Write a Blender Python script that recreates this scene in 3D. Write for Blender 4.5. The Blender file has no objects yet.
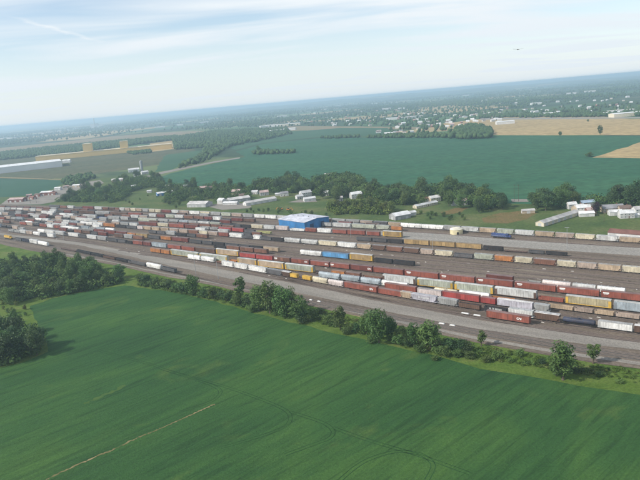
import bpy, math, random
import numpy as np
from mathutils import Vector, Matrix, Euler
random.seed(7); np.random.seed(7)
scene = bpy.context.scene
COL = scene.collection
R = math.radians

# ------------------------------------------------------------------ camera, light, exposure
CAM_H = 135.0
F_PX = 628.0
HOR_L, HOR_R = 126.6, 71.6                       # where the flat horizon meets the two edges of a 640x480 picture
ROLL = math.atan((HOR_L - HOR_R) / 640.0)
PITCH = math.atan((240 - (HOR_L + HOR_R) / 2) * math.cos(ROLL) / F_PX)
cam_d = bpy.data.cameras.new('camera')
cam = bpy.data.objects.new('camera', cam_d); COL.objects.link(cam)
cam_d.sensor_width = 36; cam_d.lens = 36 * F_PX / 640
cam_d.clip_start = 1; cam_d.clip_end = 200000
fwd = Vector((0, math.cos(PITCH), -math.sin(PITCH)))
up0 = Vector((0, math.sin(PITCH), math.cos(PITCH)))
rt0 = Vector((1, 0, 0))
rt = rt0 * math.cos(ROLL) - up0 * math.sin(ROLL) * -1 * -1
rt = rt0 * math.cos(ROLL) + up0 * (-math.sin(ROLL))
up = rt0 * math.sin(ROLL) + up0 * math.cos(ROLL)
M3 = Matrix((rt, up, -fwd)).transposed()
cam.matrix_world = Matrix.Translation((0, 0, CAM_H)) @ M3.to_4x4()
scene.camera = cam

SUN_AZ = Vector((-0.96, -0.28, 0)).normalized()
SUN_EL = R(37)
sun_dir = (SUN_AZ * math.cos(SUN_EL) + Vector((0, 0, math.sin(SUN_EL)))).normalized()   # towards the sun
sd = bpy.data.lights.new('sun', 'SUN'); sd.energy = 3.3; sd.angle = R(0.55); sd.color = (1.0, 0.95, 0.87)
sun = bpy.data.objects.new('sun', sd); COL.objects.link(sun)
sun.rotation_euler = sun_dir.to_track_quat('Z', 'Y').to_euler(); sun.location = (0, 0, 400)

scene.view_settings.view_transform = 'Standard'; scene.view_settings.look = 'None'
scene.view_settings.exposure = 0.6; scene.view_settings.gamma = 1.0
scene.cycles.volume_bounces = 1
scene.cycles.max_bounces = 6

w = bpy.data.worlds.new('World'); scene.world = w; w.use_nodes = True
nt = w.node_tree; nt.nodes.clear()
def N(tree, typ, **kw):
    n = tree.nodes.new(typ)
    for k, v in kw.items():
        if k == 'i':
            for a, b in v.items(): n.inputs[a].default_value = b
        else: setattr(n, k, v)
    return n
def L(tree, a, b): tree.links.new(a, b)
def ramp(tree, pts, fac):
    n = N(tree, 'ShaderNodeValToRGB'); e = n.color_ramp.elements
    while len(e) < len(pts): e.new(0.5)
    for k, (p, c) in enumerate(pts):
        e[k].position = p; e[k].color = (*c, 1) if len(c) == 3 else c
    L(tree, fac, n.inputs[0]); return n
def mathn(tree, op, a, b=None, c=None, clamp=False):
    n = N(tree, 'ShaderNodeMath', operation=op); n.use_clamp = clamp
    for k, v in enumerate((a, b, c)):
        if v is None: continue
        if hasattr(v, 'is_linked'): L(tree, v, n.inputs[k])
        else: n.inputs[k].default_value = v
    return n.outputs[0]
def mixc(tree, fac, a, b, mode='MIX'):
    n = N(tree, 'ShaderNodeMix', data_type='RGBA', blend_type=mode)
    for s, v in ((n.inputs[0], fac), (n.inputs[6], a), (n.inputs[7], b)):
        if hasattr(v, 'is_linked'): L(tree, v, s)
        elif isinstance(v, (int, float)): s.default_value = v
        else: s.default_value = (*v, 1)
    return n.outputs[2]
SKY_STR = 0.1
sky = N(nt, 'ShaderNodeTexSky', sky_type='NISHITA', sun_disc=False)
sky.sun_elevation = SUN_EL
sky.sun_rotation = math.atan2(sun_dir.x, sun_dir.y)
sky.air_density = 1.0; sky.dust_density = 0.3; sky.ozone_density = 2.0; sky.altitude = 100
tc = N(nt, 'ShaderNodeTexCoord')
sep = N(nt, 'ShaderNodeSeparateXYZ'); L(nt, tc.outputs['Generated'], sep.inputs[0])
zz = mathn(nt, 'MAXIMUM', mathn(nt, 'ADD', sep.outputs[2], 0.06), 0.03)
pu = mathn(nt, 'DIVIDE', sep.outputs[0], zz); pv = mathn(nt, 'DIVIDE', sep.outputs[1], zz)
cmb = N(nt, 'ShaderNodeCombineXYZ'); L(nt, pu, cmb.inputs[0]); L(nt, pv, cmb.inputs[1])
mp = N(nt, 'ShaderNodeMapping'); L(nt, cmb.outputs[0], mp.inputs[0])
mp.inputs['Rotation'].default_value = (0, 0, R(-12)); mp.inputs['Scale'].default_value = (0.22, 0.62, 1); mp.inputs['Location'].default_value = (0.35, 0.2, 0)
nz = N(nt, 'ShaderNodeTexNoise', i={'Scale': 1.1, 'Detail': 5, 'Roughness': 0.5, 'Distortion': 0.5}); L(nt, mp.outputs[0], nz.inputs['Vector'])
veil = ramp(nt, [(0.38, (0, 0, 0)), (0.58, (1, 1, 1))], nz.outputs[0]).outputs[0]
low = ramp(nt, [(0.0, (1, 1, 1)), (0.055, (0.72, 0.72, 0.72)), (0.15, (0, 0, 0))], sep.outputs[2]).outputs[0]     # towards the horizon the thin cloud closes up
# thin contrail: a narrow wavy band in the plane of the high clouds
def dirpx(x, y):
    dx, dy = x - 320, y - 240
    d = rt * dx - up * dy + fwd * F_PX
    return d.normalized()
def plane_uv(x, y):
    d = dirpx(x, y); z = max(d.z + 0.06, 0.03); return Vector((d.x / z, d.y / z))
ca, cb = plane_uv(16, 18), plane_uv(98, 41)
cdir = (cb - ca); clen = cdir.length; cdir.normalize(); cn = Vector((-cdir.y, cdir.x))
along = mathn(nt, 'ADD', mathn(nt, 'ADD', mathn(nt, 'MULTIPLY', pu, cdir.x), mathn(nt, 'MULTIPLY', pv, cdir.y)), -ca.dot(cdir))
acro = mathn(nt, 'ADD', mathn(nt, 'ADD', mathn(nt, 'MULTIPLY', pu, cn.x), mathn(nt, 'MULTIPLY', pv, cn.y)), -ca.dot(cn))
nz2 = N(nt, 'ShaderNodeTexNoise', i={'Scale': 5.0, 'Detail': 5, 'Roughness': 0.6}); L(nt, cmb.outputs[0], nz2.inputs['Vector'])
acro = mathn(nt, 'ADD', acro, mathn(nt, 'MULTIPLY', mathn(nt, 'SUBTRACT', nz2.outputs[0], 0.5), 0.16))
band = mathn(nt, 'SUBTRACT', 1.0, mathn(nt, 'DIVIDE', mathn(nt, 'ABSOLUTE', acro), 0.045), clamp=True)
wa = mathn(nt, 'MULTIPLY', mathn(nt, 'MULTIPLY_ADD', along, 3.0, 0.4, clamp=True), mathn(nt, 'MULTIPLY_ADD', along, -3.0, clen * 3.0 + 0.4, clamp=True))
contrail = mathn(nt, 'MULTIPLY', mathn(nt, 'MULTIPLY', band, wa), 0.5)
cov = mathn(nt, 'MULTIPLY_ADD', veil, 0.76, 0.20)
cov = mathn(nt, 'MAXIMUM', cov, mathn(nt, 'MULTIPLY', low, 0.9))
cov = mathn(nt, 'ADD', cov, mathn(nt, 'MULTIPLY', contrail, 0.6), clamp=True)
vcol = mixc(nt, low, (6.0, 6.35, 6.6), (5.15, 5.7, 6.2))      # thin cloud is a little bluer through the long hazy path near the horizon
skyc = mixc(nt, cov, sky.outputs[0], vcol)
bg = N(nt, 'ShaderNodeBackground', i={'Strength': SKY_STR}); L(nt, skyc, bg.inputs[0])
wo = N(nt, 'ShaderNodeOutputWorld'); L(nt, bg.outputs[0], wo.inputs[0])

# ------------------------------------------------------------------ picture point -> ground point
def G(x, y, z=0.0):
    d = dirpx(x, y)
    t = (CAM_H - z) / max(-d.z, 1e-4)
    return Vector((d.x * t, d.y * t, z))
def px_per_m(p):
    return F_PX / max((p - Vector((0, 0, CAM_H))).dot(fwd), 1)

# ------------------------------------------------------------------ helpers
def tag(o, label=None, cat=None, group=None, kind=None):
    if label: o['label'] = label
    if cat: o['category'] = cat
    if group: o['group'] = group
    if kind: o['kind'] = kind
    return o
def empty(name, loc, rz=0.0, label=None, cat=None, group=None):
    o = bpy.data.objects.new(name, None); COL.objects.link(o)
    o.location = loc; o.rotation_euler = (0, 0, rz); o.empty_display_size = 0.5
    return tag(o, label, cat, group)
def link(name, mesh, parent=None, color=None, loc=None, rz=None):
    o = bpy.data.objects.new(name, mesh); COL.objects.link(o)
    if parent: o.parent = parent
    if color: o.color = (*color, 1)
    if loc is not None: o.location = loc
    if rz is not None: o.rotation_euler = (0, 0, rz)
    return o
class MB:
    def __init__(s): s.v = []; s.f = []; s.m = []
    def quad(s, pts, m=0):
        k = len(s.v); s.v += [tuple(p) for p in pts]; s.f.append(tuple(range(k, k + len(pts)))); s.m.append(m)
    def box(s, x0, x1, y0, y1, z0, z1, m=0):
        k = len(s.v)
        s.v += [(x0,y0,z0),(x1,y0,z0),(x1,y1,z0),(x0,y1,z0),(x0,y0,z1),(x1,y0,z1),(x1,y1,z1),(x0,y1,z1)]
        for f in ((0,3,2,1),(4,5,6,7),(0,1,5,4),(1,2,6,5),(2,3,7,6),(3,0,4,7)):
            s.f.append(tuple(k + i for i in f)); s.m.append(m)
        return s
    def extrude_z(s, outline, z0, z1, m=0):          # outline counter-clockwise in x, y
        k = len(s.v); n = len(outline)
        s.v += [(x, y, z0) for x, y in outline] + [(x, y, z1) for x, y in outline]
        for i in range(n):
            j = (i + 1) % n; s.f.append((k+i, k+j, k+n+j, k+n+i)); s.m.append(m)
        s.f.append(tuple(k + n - 1 - i for i in range(n))); s.m.append(m)
        s.f.append(tuple(k + n + i for i in range(n))); s.m.append(m)
        return s
    def extrude_y(s, prof, y0, y1, m=0):             # profile counter-clockwise in x, z
        k = len(s.v); n = len(prof)
        s.v += [(x, y0, z) for x, z in prof] + [(x, y1, z) for x, z in prof]
        for i in range(n):
            j = (i + 1) % n; s.f.append((k+i, k+j, k+n+j, k+n+i)); s.m.append(m)
        s.f.append(tuple(k + n - 1 - i for i in range(n))); s.m.append(m)
        s.f.append(tuple(k + n + i for i in range(n))); s.m.append(m)
        return s
    def extrude_x(s, prof, xs, m=0):                 # profile in y, z, swept along x with optional scale
        k = len(s.v); n = len(prof)
        for x in xs: s.v += [(x, y, z) for y, z in prof]
        for a in range(len(xs) - 1):
            for i in range(n):
                j = (i + 1) % n; s.f.append((k+a*n+i, k+(a+1)*n+i, k+(a+1)*n+j, k+a*n+j)); s.m.append(m)
        s.f.append(tuple(k + i for i in range(n))); s.m.append(m)
        s.f.append(tuple(k + (len(xs)-1)*n + n - 1 - i for i in range(n))); s.m.append(m)
        return s
    def tube(s, p0, p1, r0, r1, n=6, m=0, caps=True):
        p0, p1 = Vector(p0), Vector(p1); d = (p1 - p0).normalized()
        a = d.orthogonal().normalized(); b = d.cross(a); k = len(s.v)
        for p, r in ((p0, r0), (p1, r1)):
            for i in range(n):
                t = 2 * math.pi * i / n; s.v.append(tuple(p + (a * math.cos(t) + b * math.sin(t)) * r))
        for i in range(n):
            j = (i + 1) % n; s.f.append((k+i, k+j, k+n+j, k+n+i)); s.m.append(m)
        if caps:
            s.f.append(tuple(k + n - 1 - i for i in range(n))); s.m.append(m)
            s.f.append(tuple(k + n + i for i in range(n))); s.m.append(m)
        return s
    def mesh(s, name, *mats, smooth=False):
        me = bpy.data.meshes.new(name); me.from_pydata(s.v, [], s.f)
        for m in mats: me.materials.append(m)
        if len(mats) > 1: me.polygons.foreach_set('material_index', s.m)
        if smooth: me.polygons.foreach_set('use_smooth', [True] * len(s.f))
        me.update(); return me
def poly_contains(poly, x, y):
    c = False; n = len(poly); j = n - 1
    for i in range(n):
        xi, yi = poly[i]; xj, yj = poly[j]
        if (yi > y) != (yj > y) and x < (xj - xi) * (y - yi) / (yj - yi) + xi: c = not c
        j = i
    return c

# ------------------------------------------------------------------ materials
def newmat(name, rough=0.8, spec=0.25):
    m = bpy.data.materials.new(name); m.use_nodes = True; t = m.node_tree; t.nodes.clear()
    b = N(t, 'ShaderNodeBsdfPrincipled', i={'Roughness': rough, 'Specular IOR Level': spec})
    o = N(t, 'ShaderNodeOutputMaterial'); L(t, b.outputs[0], o.inputs[0]); return m, t, b
def coords(t, kind='Object', scale=(1, 1, 1), rot=(0, 0, 0)):
    c = N(t, 'ShaderNodeTexCoord'); m = N(t, 'ShaderNodeMapping'); L(t, c.outputs[kind], m.inputs[0])
    m.inputs['Scale'].default_value = scale; m.inputs['Rotation'].default_value = rot; return m.outputs[0]
def worldpos(t, scale=(1, 1, 1), rot=(0, 0, 0)):      # world position turned by rot, then scaled
    c = N(t, 'ShaderNodeNewGeometry'); m = N(t, 'ShaderNodeMapping', vector_type='TEXTURE'); L(t, c.outputs['Position'], m.inputs[0])
    m.inputs['Scale'].default_value = tuple(1/k for k in scale); m.inputs['Rotation'].default_value = (0, 0, -rot[2]); return m.outputs[0]
def noise(t, vec, scale, detail=4, rough=0.55, dist=0.0):
    n = N(t, 'ShaderNodeTexNoise', i={'Scale': scale, 'Detail': detail, 'Roughness': rough, 'Distortion': dist}); L(t, vec, n.inputs['Vector']); return n.outputs[0]
def bump(t, b, h, strength, dist):
    n = N(t, 'ShaderNodeBump', i={'Strength': strength, 'Distance': dist}); L(t, h, n.inputs['Height']); L(t, n.outputs[0], b.inputs['Normal'])
def paint_mat(name, wear=0.5, rough=0.6):
    """painted steel; base colour comes from the object, dirt and rust from noise"""
    m, t, b = newmat(name, rough, 0.3)
    oi = N(t, 'ShaderNodeObjectInfo')
    off = N(t, 'ShaderNodeCombineXYZ'); r = mathn(t, 'MULTIPLY', oi.outputs['Random'], 300.0)
    L(t, r, off.inputs[0]); L(t, r, off.inputs[1])
    tcx = N(t, 'ShaderNodeTexCoord'); va = N(t, 'ShaderNodeVectorMath', operation='ADD'); L(t, tcx.outputs['Object'], va.inputs[0]); L(t, off.outputs[0], va.inputs[1])
    mp = N(t, 'ShaderNodeMapping'); L(t, va.outputs[0], mp.inputs[0]); mp.inputs['Scale'].default_value = (1, 1, 0.28)
    n1 = noise(t, mp.outputs[0], 0.9, 6, 0.65); n2 = noise(t, va.outputs[0], 0.16, 3)
    streak = ramp(t, [(0.42, (0, 0, 0)), (0.72, (1, 1, 1))], n1).outputs[0]
    big = ramp(t, [(0.35, (0.72, 0.72, 0.72)), (0.65, (1.12, 1.12, 1.12))], n2).outputs[0]
    vr = mathn(t, 'MULTIPLY_ADD', oi.outputs['Random'], 0.3, 0.85)
    c = mixc(t, 1.0, oi.outputs['Color'], big, 'MULTIPLY')
    vrc = N(t, 'ShaderNodeCombineXYZ'); [L(t, vr, vrc.inputs[k]) for k in range(3)]
    c = mixc(t, 1.0, c, vrc.outputs[0], 'MULTIPLY')
    c = mixc(t, mathn(t, 'MULTIPLY', streak, wear), c, (0.085, 0.055, 0.04))
    L(t, c, b.inputs['Base Color']); return m
PAINT = paint_mat('rail_car_paint', 0.48)
PAINT_CLEAN = paint_mat('building_paint', 0.16)
ROOFP = paint_mat('roof_sheet', 0.22, 0.7)
def plain(name, col, var=0.25, scale=2.0, rough=0.85, spec=0.2, metal=0.0):
    m, t, b = newmat(name, rough, spec); b.inputs['Metallic'].default_value = metal
    n = noise(t, coords(t), scale, 4)
    k = ramp(t, [(0.3, tuple(c * (1 - var) for c in col)), (0.7, tuple(c * (1 + var) for c in col))], n).outputs[0]
    L(t, k, b.inputs['Base Color']); return m
STEEL = plain('dark_running_gear', (0.035, 0.03, 0.027), 0.4, 3)
WHEEL = plain('wheel_steel', (0.09, 0.07, 0.055), 0.3, 4, 0.5, 0.4)
GLASS = plain('window_glass', (0.03, 0.04, 0.05), 0.2, 1, 0.12, 0.5)
BARK = plain('bark', (0.10, 0.08, 0.06), 0.35, 4)
WHITE = plain('white_paint', (0.72, 0.72, 0.7), 0.1, 3, 0.7)
COAL = plain('coal_load', (0.02, 0.02, 0.022), 0.5, 3, 0.9)
GALV = plain('galvanised_steel', (0.3, 0.31, 0.32), 0.2, 2, 0.5, 0.4)
CONCRETE = plain('concrete', (0.42, 0.40, 0.37), 0.15, 1.5)
RAILM = plain('rail_steel', (0.22, 0.17, 0.14), 0.2, 1, 0.45, 0.5)

YARD_ROT = R(40.0)                                # tracks run about 40 degrees below the x axis
def along_scale(t, along, across):                # noise coordinates stretched along the tracks
    return worldpos(t, (along, across, 0.2), (0, 0, YARD_ROT))
def ground_mat(name, cols, scale, det=6, rough=0.95, fine=None, spec=0.1, bumpd=0.0, stretch=None, rot=0.0):
    m, t, b = newmat(name, rough, spec)
    v = worldpos(t) if stretch is None else worldpos(t, (stretch[0], stretch[1], 1), (0, 0, rot))
    n = noise(t, v, scale, det, 0.62, 0.3)
    c = ramp(t, cols, n).outputs[0]
    if fine:
        n2 = noise(t, worldpos(t), fine, 5, 0.7)
        k = ramp(t, [(0.3, (0.62, 0.62, 0.62)), (0.7, (1.32, 1.32, 1.32))], n2).outputs[0]
        c = mixc(t, 1.0, c, k, 'MULTIPLY')
        if bumpd: bump(t, b, n2, 0.8, bumpd)
    L(t, c, b.inputs['Base Color']); return m
MEADOW = ground_mat('meadow_grass', [(0.32, (0.05, 0.085, 0.028)), (0.5, (0.08, 0.115, 0.035)), (0.68, (0.13, 0.135, 0.055))], 0.02, 6, fine=0.35, bumpd=0.5)
VERGE = ground_mat('rough_verge_grass', [(0.28, (0.048, 0.088, 0.018)), (0.44, (0.078, 0.130, 0.022)), (0.58, (0.105, 0.152, 0.032)), (0.74, (0.175, 0.15, 0.065))], 0.06, 7, fine=0.8, bumpd=0.5)
DRYGRASS = ground_mat('dry_grass', [(0.3, (0.10, 0.10, 0.03)), (0.55, (0.16, 0.115, 0.05)), (0.75, (0.09, 0.11, 0.03))], 0.08, 6, fine=0.5)
MIDCROP = ground_mat('dense_bean_crop', [(0.3, (0.027, 0.094, 0.050)), (0.52, (0.033, 0.104, 0.053)), (0.72, (0.044, 0.118, 0.056))], 0.006, 4, fine=0.06, stretch=(0.4, 1.6), rot=R(12))
UPCROP = ground_mat('distant_bean_crop', [(0.3, (0.035, 0.09, 0.048)), (0.7, (0.048, 0.11, 0.052))], 0.004, 4)
TEAL = ground_mat('left_bean_crop', [(0.3, (0.028, 0.082, 0.047)), (0.7, (0.036, 0.096, 0.052))], 0.008, 4)
OLIVE = ground_mat('fallow_olive_field', [(0.3, (0.07, 0.085, 0.04)), (0.7, (0.11, 0.105, 0.055))], 0.006, 5, fine=0.05, stretch=(0.3, 1.5), rot=R(-14))
TAN = ground_mat('ripe_wheat_stubble', [(0.3, (0.31, 0.23, 0.11)), (0.55, (0.38, 0.28, 0.14)), (0.72, (0.28, 0.24, 0.11))], 0.005, 5, fine=0.05, stretch=(0.3, 1.3), rot=R(-6))
BROWNBAND = ground_mat('bare_brown_field', [(0.3, (0.25, 0.17, 0.12)), (0.55, (0.19, 0.17, 0.09)), (0.75, (0.30, 0.21, 0.14))], 0.004, 5)
SOIL = ground_mat('bare_soil', [(0.3, (0.15, 0.13, 0.06)), (0.6, (0.24, 0.19, 0.10)), (0.75, (0.07, 0.10, 0.03))], 0.25, 5, fine=1.0)
RUT = ground_mat('tyre_rut', [(0.3, (0.013, 0.042, 0.015)), (0.55, (0.024, 0.066, 0.021)), (0.72, (0.032, 0.086, 0.026))], 0.07, 4, fine=0.7)
GRAVEL = ground_mat('pale_gravel', [(0.3, (0.19, 0.172, 0.15)), (0.7, (0.275, 0.25, 0.215))], 0.12, 6, fine=1.2, stretch=(0.15, 1.0), rot=YARD_ROT)
PAVED = ground_mat('grey_paving', [(0.3, (0.23, 0.215, 0.19)), (0.7, (0.30, 0.28, 0.25))], 0.05, 6, fine=0.5, stretch=(0.12, 1.0), rot=YARD_ROT)
BALLAST = ground_mat('yard_ballast', [(0.25, (0.08, 0.062, 0.049)), (0.45, (0.138, 0.110, 0.086)), (0.6, (0.172, 0.138, 0.108)), (0.78, (0.25, 0.215, 0.165))], 0.16, 8, fine=0.5, stretch=(0.07, 1.0), rot=YARD_ROT)
def track_mat(name, a, bcol):
    m, t, b = newmat(name, 0.95, 0.1)
    n = noise(t, along_scale(t, 0.03, 0.5), 1.0, 6, 0.65)
    c = ramp(t, [(0.3, a), (0.7, bcol)], n).outputs[0]
    n2 = noise(t, worldpos(t), 1.4, 4, 0.7)
    k = ramp(t, [(0.3, (0.6, 0.6, 0.6)), (0.7, (1.3, 1.3, 1.3))], n2).outputs[0]
    L(t, mixc(t, 1.0, c, k, 'MULTIPLY'), b.inputs['Base Color']); return m
BED = track_mat('track_bed', (0.07, 0.055, 0.05), (0.14, 0.115, 0.10))
BED_MAIN = track_mat('main_line_bed', (0.075, 0.066, 0.06), (0.13, 0.115, 0.102))

# near bean field: deep green with yellower patches, streaked along the drill rows
def soy():
    m, t, b = newmat('soybean_field', 0.9, 0.15)
    a, c_ = G(48, 479), G(215, 404); ang = math.atan2(c_.y - a.y, c_.x - a.x)          # the drill rows run with the bare strip
    v1 = worldpos(t, (0.011, 0.022, 1), (0, 0, -ang)); n1 = noise(t, v1, 1.0, 5, 0.55, 0.5)
    v2 = worldpos(t, (0.022, 0.30, 1), (0, 0, -ang)); n2 = noise(t, v2, 1.0, 7, 0.72, 0.7)
    n3 = noise(t, worldpos(t), 0.9, 5, 0.75)
    v4 = worldpos(t, (0.02, 0.028, 1), (0, 0, -ang)); n4 = noise(t, v4, 1.0, 4, 0.6, 0.8)
    base = ramp(t, [(0.28, (0.024, 0.075, 0.021)), (0.48, (0.034, 0.094, 0.024)), (0.62, (0.048, 0.114, 0.026)), (0.78, (0.066, 0.138, 0.028))], n1).outputs[0]
    yel = ramp(t, [(0.58, (0, 0, 0)), (0.74, (0.75, 0.75, 0.75))], n4).outputs[0]
    base = mixc(t, yel, base, (0.085, 0.135, 0.030))
    rows = ramp(t, [(0.36, (0.66, 0.70, 0.72)), (0.50, (1.0, 1.0, 1.0)), (0.66, (1.2, 1.15, 1.08))], n2).outputs[0]
    k3 = ramp(t, [(0.25, (0.7, 0.7, 0.7)), (0.75, (1.28, 1.28, 1.28))], n3).outputs[0]
    c = mixc(t, 1.0, mixc(t, 1.0, base, rows, 'MULTIPLY'), k3, 'MULTIPLY')
    L(t, c, b.inputs['Base Color'])
    h = mathn(t, 'ADD', mathn(t, 'MULTIPLY', n2, 1.0), mathn(t, 'MULTIPLY', n3, 0.6))
    bump(t, b, h, 1.0, 0.9); return m
SOY = soy()

# far plain: woods, crops and stubble in irregular blocks
def plain_mat():
    m, t, b = newmat('far_plain', 0.95, 0.1)
    v = worldpos(t, (1, 0.8, 1), (0, 0, R(8)))
    vo = N(t, 'ShaderNodeTexVoronoi', i={'Scale': 0.0017, 'Randomness': 0.9}); L(t, v, vo.inputs['Vector'])
    sepc = N(t, 'ShaderNodeSeparateColor'); L(t, vo.outputs['Color'], sepc.inputs[0])
    blocks = ramp(t, [(0.0, (0.03, 0.06, 0.03)), (0.2, (0.05, 0.10, 0.042)), (0.36, (0.075, 0.14, 0.055)), (0.58, (0.055, 0.12, 0.06)), (0.68, (0.33, 0.26, 0.14)), (0.84, (0.12, 0.155, 0.06))], sepc.outputs[0])
    blocks.color_ramp.interpolation = 'CONSTANT'
    nf = noise(t, worldpos(t), 0.0008, 5, 0.6, 0.5)
    wood = ramp(t, [(0.50, (0, 0, 0)), (0.54, (1, 1, 1))], nf).outputs[0]
    tex = noise(t, worldpos(t), 0.02, 6, 0.75)
    woodc = ramp(t, [(0.3, (0.02, 0.04, 0.02)), (0.6, (0.045, 0.08, 0.036)), (0.8, (0.075, 0.115, 0.045))], tex).outputs[0]
    c = mixc(t, wood, blocks.outputs[0], woodc)
    L(t, c, b.inputs['Base Color']); return m
PLAIN = plain_mat()

def leaf_mat(name, c0, c1, c2):
    m, t, b = newmat(name, 0.6, 0.25)
    oi = N(t, 'ShaderNodeObjectInfo')
    n = noise(t, coords(t), 0.55, 3, 0.6)
    c = ramp(t, [(0.3, c0), (0.52, c1), (0.75, c2)], n).outputs[0]
    hs = N(t, 'ShaderNodeHueSaturation'); L(t, c, hs.inputs['Color'])
    L(t, mathn(t, 'MULTIPLY_ADD', oi.outputs['Random'], 0.05, 0.475), hs.inputs['Hue'])
    r2 = mathn(t, 'FRACT', mathn(t, 'MULTIPLY', oi.outputs['Random'], 7.31))
    L(t, mathn(t, 'MULTIPLY_ADD', r2, 0.6, 0.72), hs.inputs['Value'])
    L(t, hs.outputs[0], b.inputs['Base Color'])
    tr = N(t, 'ShaderNodeBsdfTranslucent'); L(t, hs.outputs[0], tr.inputs[0])
    mx = N(t, 'ShaderNodeMixShader', i={0: 0.22}); L(t, b.outputs[0], mx.inputs[1]); L(t, tr.outputs[0], mx.inputs[2])
    o = [q for q in t.nodes if q.type == 'OUTPUT_MATERIAL'][0]; L(t, mx.outputs[0], o.inputs[0]); return m
LEAF = leaf_mat('leaves_green', (0.060, 0.105, 0.030), (0.088, 0.146, 0.038), (0.128, 0.182, 0.05))
LEAF_DARK = leaf_mat('leaves_dark', (0.036, 0.070, 0.026), (0.054, 0.096, 0.032), (0.08, 0.125, 0.038))
LEAF_YEL = leaf_mat('leaves_yellow_green', (0.08, 0.115, 0.024), (0.115, 0.15, 0.032), (0.16, 0.175, 0.045))

# ------------------------------------------------------------------ ground
LIM = 60000.0
def sheet(name, pts, z, mat, label=None):
    mb = MB(); mb.quad([(p[0], p[1], z) for p in pts]); o = link(name, mb.mesh(name, mat)); tag(o, label, None, None, 'structure')
    if o.data.polygons[0].normal.z < 0: o.data.flip_normals()
    return o
def dens(pts, step=25.0, wob=0.0, closed=True, seed=0):
    """subdivide an outline and roughen it, so that field edges are not ruled lines"""
    rnd = random.Random(seed); out = []; n = len(pts)
    for i in range(n if closed else n - 1):
        a, b = Vector(pts[i][:2]), Vector(pts[(i + 1) % n][:2]); d = (b - a).length; k = max(1, min(60, int(d / step)))
        nrm = Vector((-(b - a).y, (b - a).x)).normalized() if d > 0 else Vector((0, 0))
        for j in range(k):
            p = a.lerp(b, j / k)
            if j: p += nrm * rnd.gauss(0, wob)
            out.append((p.x, p.y))
    if not closed: out.append(tuple(pts[-1][:2]))
    return out
def gsheet(name, px, z, mat, label=None, step=25, wob=0.0):
    return sheet(name, dens([G(x, y) for x, y in px], step, wob, seed=len(px)), z, mat, label)

gnd = MB(); gnd.quad([(-LIM, -LIM, 0), (LIM, -LIM, 0), (LIM, LIM, 0), (-LIM, LIM, 0)])
tag(link('ground', gnd.mesh('ground', PLAIN)), 'wide flat plain of woods and fields reaching the horizon', None, None, 'structure')

# low wooded rise on the horizon
def ridge():
    mb = MB(); az = np.linspace(-34, 40, 75); rows = []
    for rad, hf in ((13000, 0.0), (15500, 0.55), (18500, 1.0), (23000, 0.8), (30000, 0.0)):
        row = []
        for a in az:
            h = 78 * math.exp(-((a - 6) / 13.0) ** 2) + 30 * math.exp(-((a - 22) / 9.0) ** 2) + 8 * math.sin(a * 0.9) + 5 * math.sin(a * 2.3 + 1)
            h = max(h, 3) * min(1, (a + 34) / 8, (40 - a) / 8)
            row.append((rad * math.sin(R(a)), rad * math.cos(R(a)), h * hf - 1.0 * (hf == 0) + 0.0))
        rows.append(row)
    n = len(az)
    for r in rows: mb.v += r
    for a in range(len(rows) - 1):
        for i in range(n - 1):
            mb.f.append((a*n+i, a*n+i+1, (a+1)*n+i+1, (a+1)*n+i)); mb.m.append(0)
    tag(link('hills', mb.mesh('hills', PLAIN, smooth=True)), 'low wooded rise along the horizon', None, None, 'structure')
ridge()

# the yard boundaries, as read along the photograph
NEAR_EDGE = [(-60,231),(0,244),(32,251),(80,259),(110,264.5),(140,271),(160,275.5),(220,287),(320,308),(400,326),(480,343.5),(560,357.5),(640,369),(720,380)]
FAR_EDGE = [(-60,203),(0,204.3),(80,206.5),(160,210),(240,213.5),(320,218.5),(400,223.5),(480,229.5),(560,236),(640,240.5),(720,247)]
FIELD_EDGE = [(48,352),(38,325),(30,306),(60,297),(100,289),(125,285.5),(160,290),(200,298),(240,309),(280,320),(320,330),(360,338.5),(400,348),(440,357),(480,369),(520,375),(560,382),(600,389),(640,395),(740,412)]
# meadow between the yard and the far bean field
gsheet('meadow', [(-60,190),(0,186),(60,180),(150,176),(240,178),(330,184),(480,192),(760,198),(760,262),(640,246),(480,234),(320,222),(160,214),(0,208),(-60,206)], 0.04, MEADOW, 'rough grass between the yard and the far bean field')
gsheet('verge', [(-80,225)] + NEAR_EDGE[1:] + [(740,430),(640,400),(560,388),(480,376),(400,356),(320,338),(240,318),(160,300),(100,300),(48,360),(-10,400),(-80,400)], 0.04, VERGE, 'bright green rough grass beside the yard')
gsheet('crop_field', FIELD_EDGE + [(900,520),(900,800),(320,1000),(-250,900),(-120,430),(0,368),(25,362)], 0.10, SOY, 'deep green bean field with yellower patches', 8, 0.9)
gsheet('far_crop_field', [(157,179),(170,173.5),(205,165.5),(245,157),(236,151.5),(262,144),(318,138),(395,137.3),(480,137.3),(492,135.7),(560,135.8),(640,135.8),(760,135.5),(760,205),(640,206),(560,205),(480,202),(400,196),(320,190),(240,186),(170,186),(150,184)], 0.08, MIDCROP, 'large blue green bean field beyond the houses', 40, 2)
gsheet('upper_crop_field', [(228,147.5),(255,140),(300,131),(340,128),(388,128),(394,136.3),(318,137),(262,143),(236,150)], 0.07, UPCROP, 'smaller green field behind the hedge line', 40, 3)
gsheet('wheat_field', [(487,127),(500,121.5),(540,119.5),(640,119),(760,120),(760,135),(640,135.2),(560,135.2),(492,135.1)], 0.12, TAN, 'tan stubble field beyond the bean field', 60, 2)
gsheet('wheat_field', [(592,157.6),(640,142.3),(760,118+22),(760,158.5),(640,158.3)], 0.13, TAN, 'tan wedge of stubble cut into the bean field', 40, 2)
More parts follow.
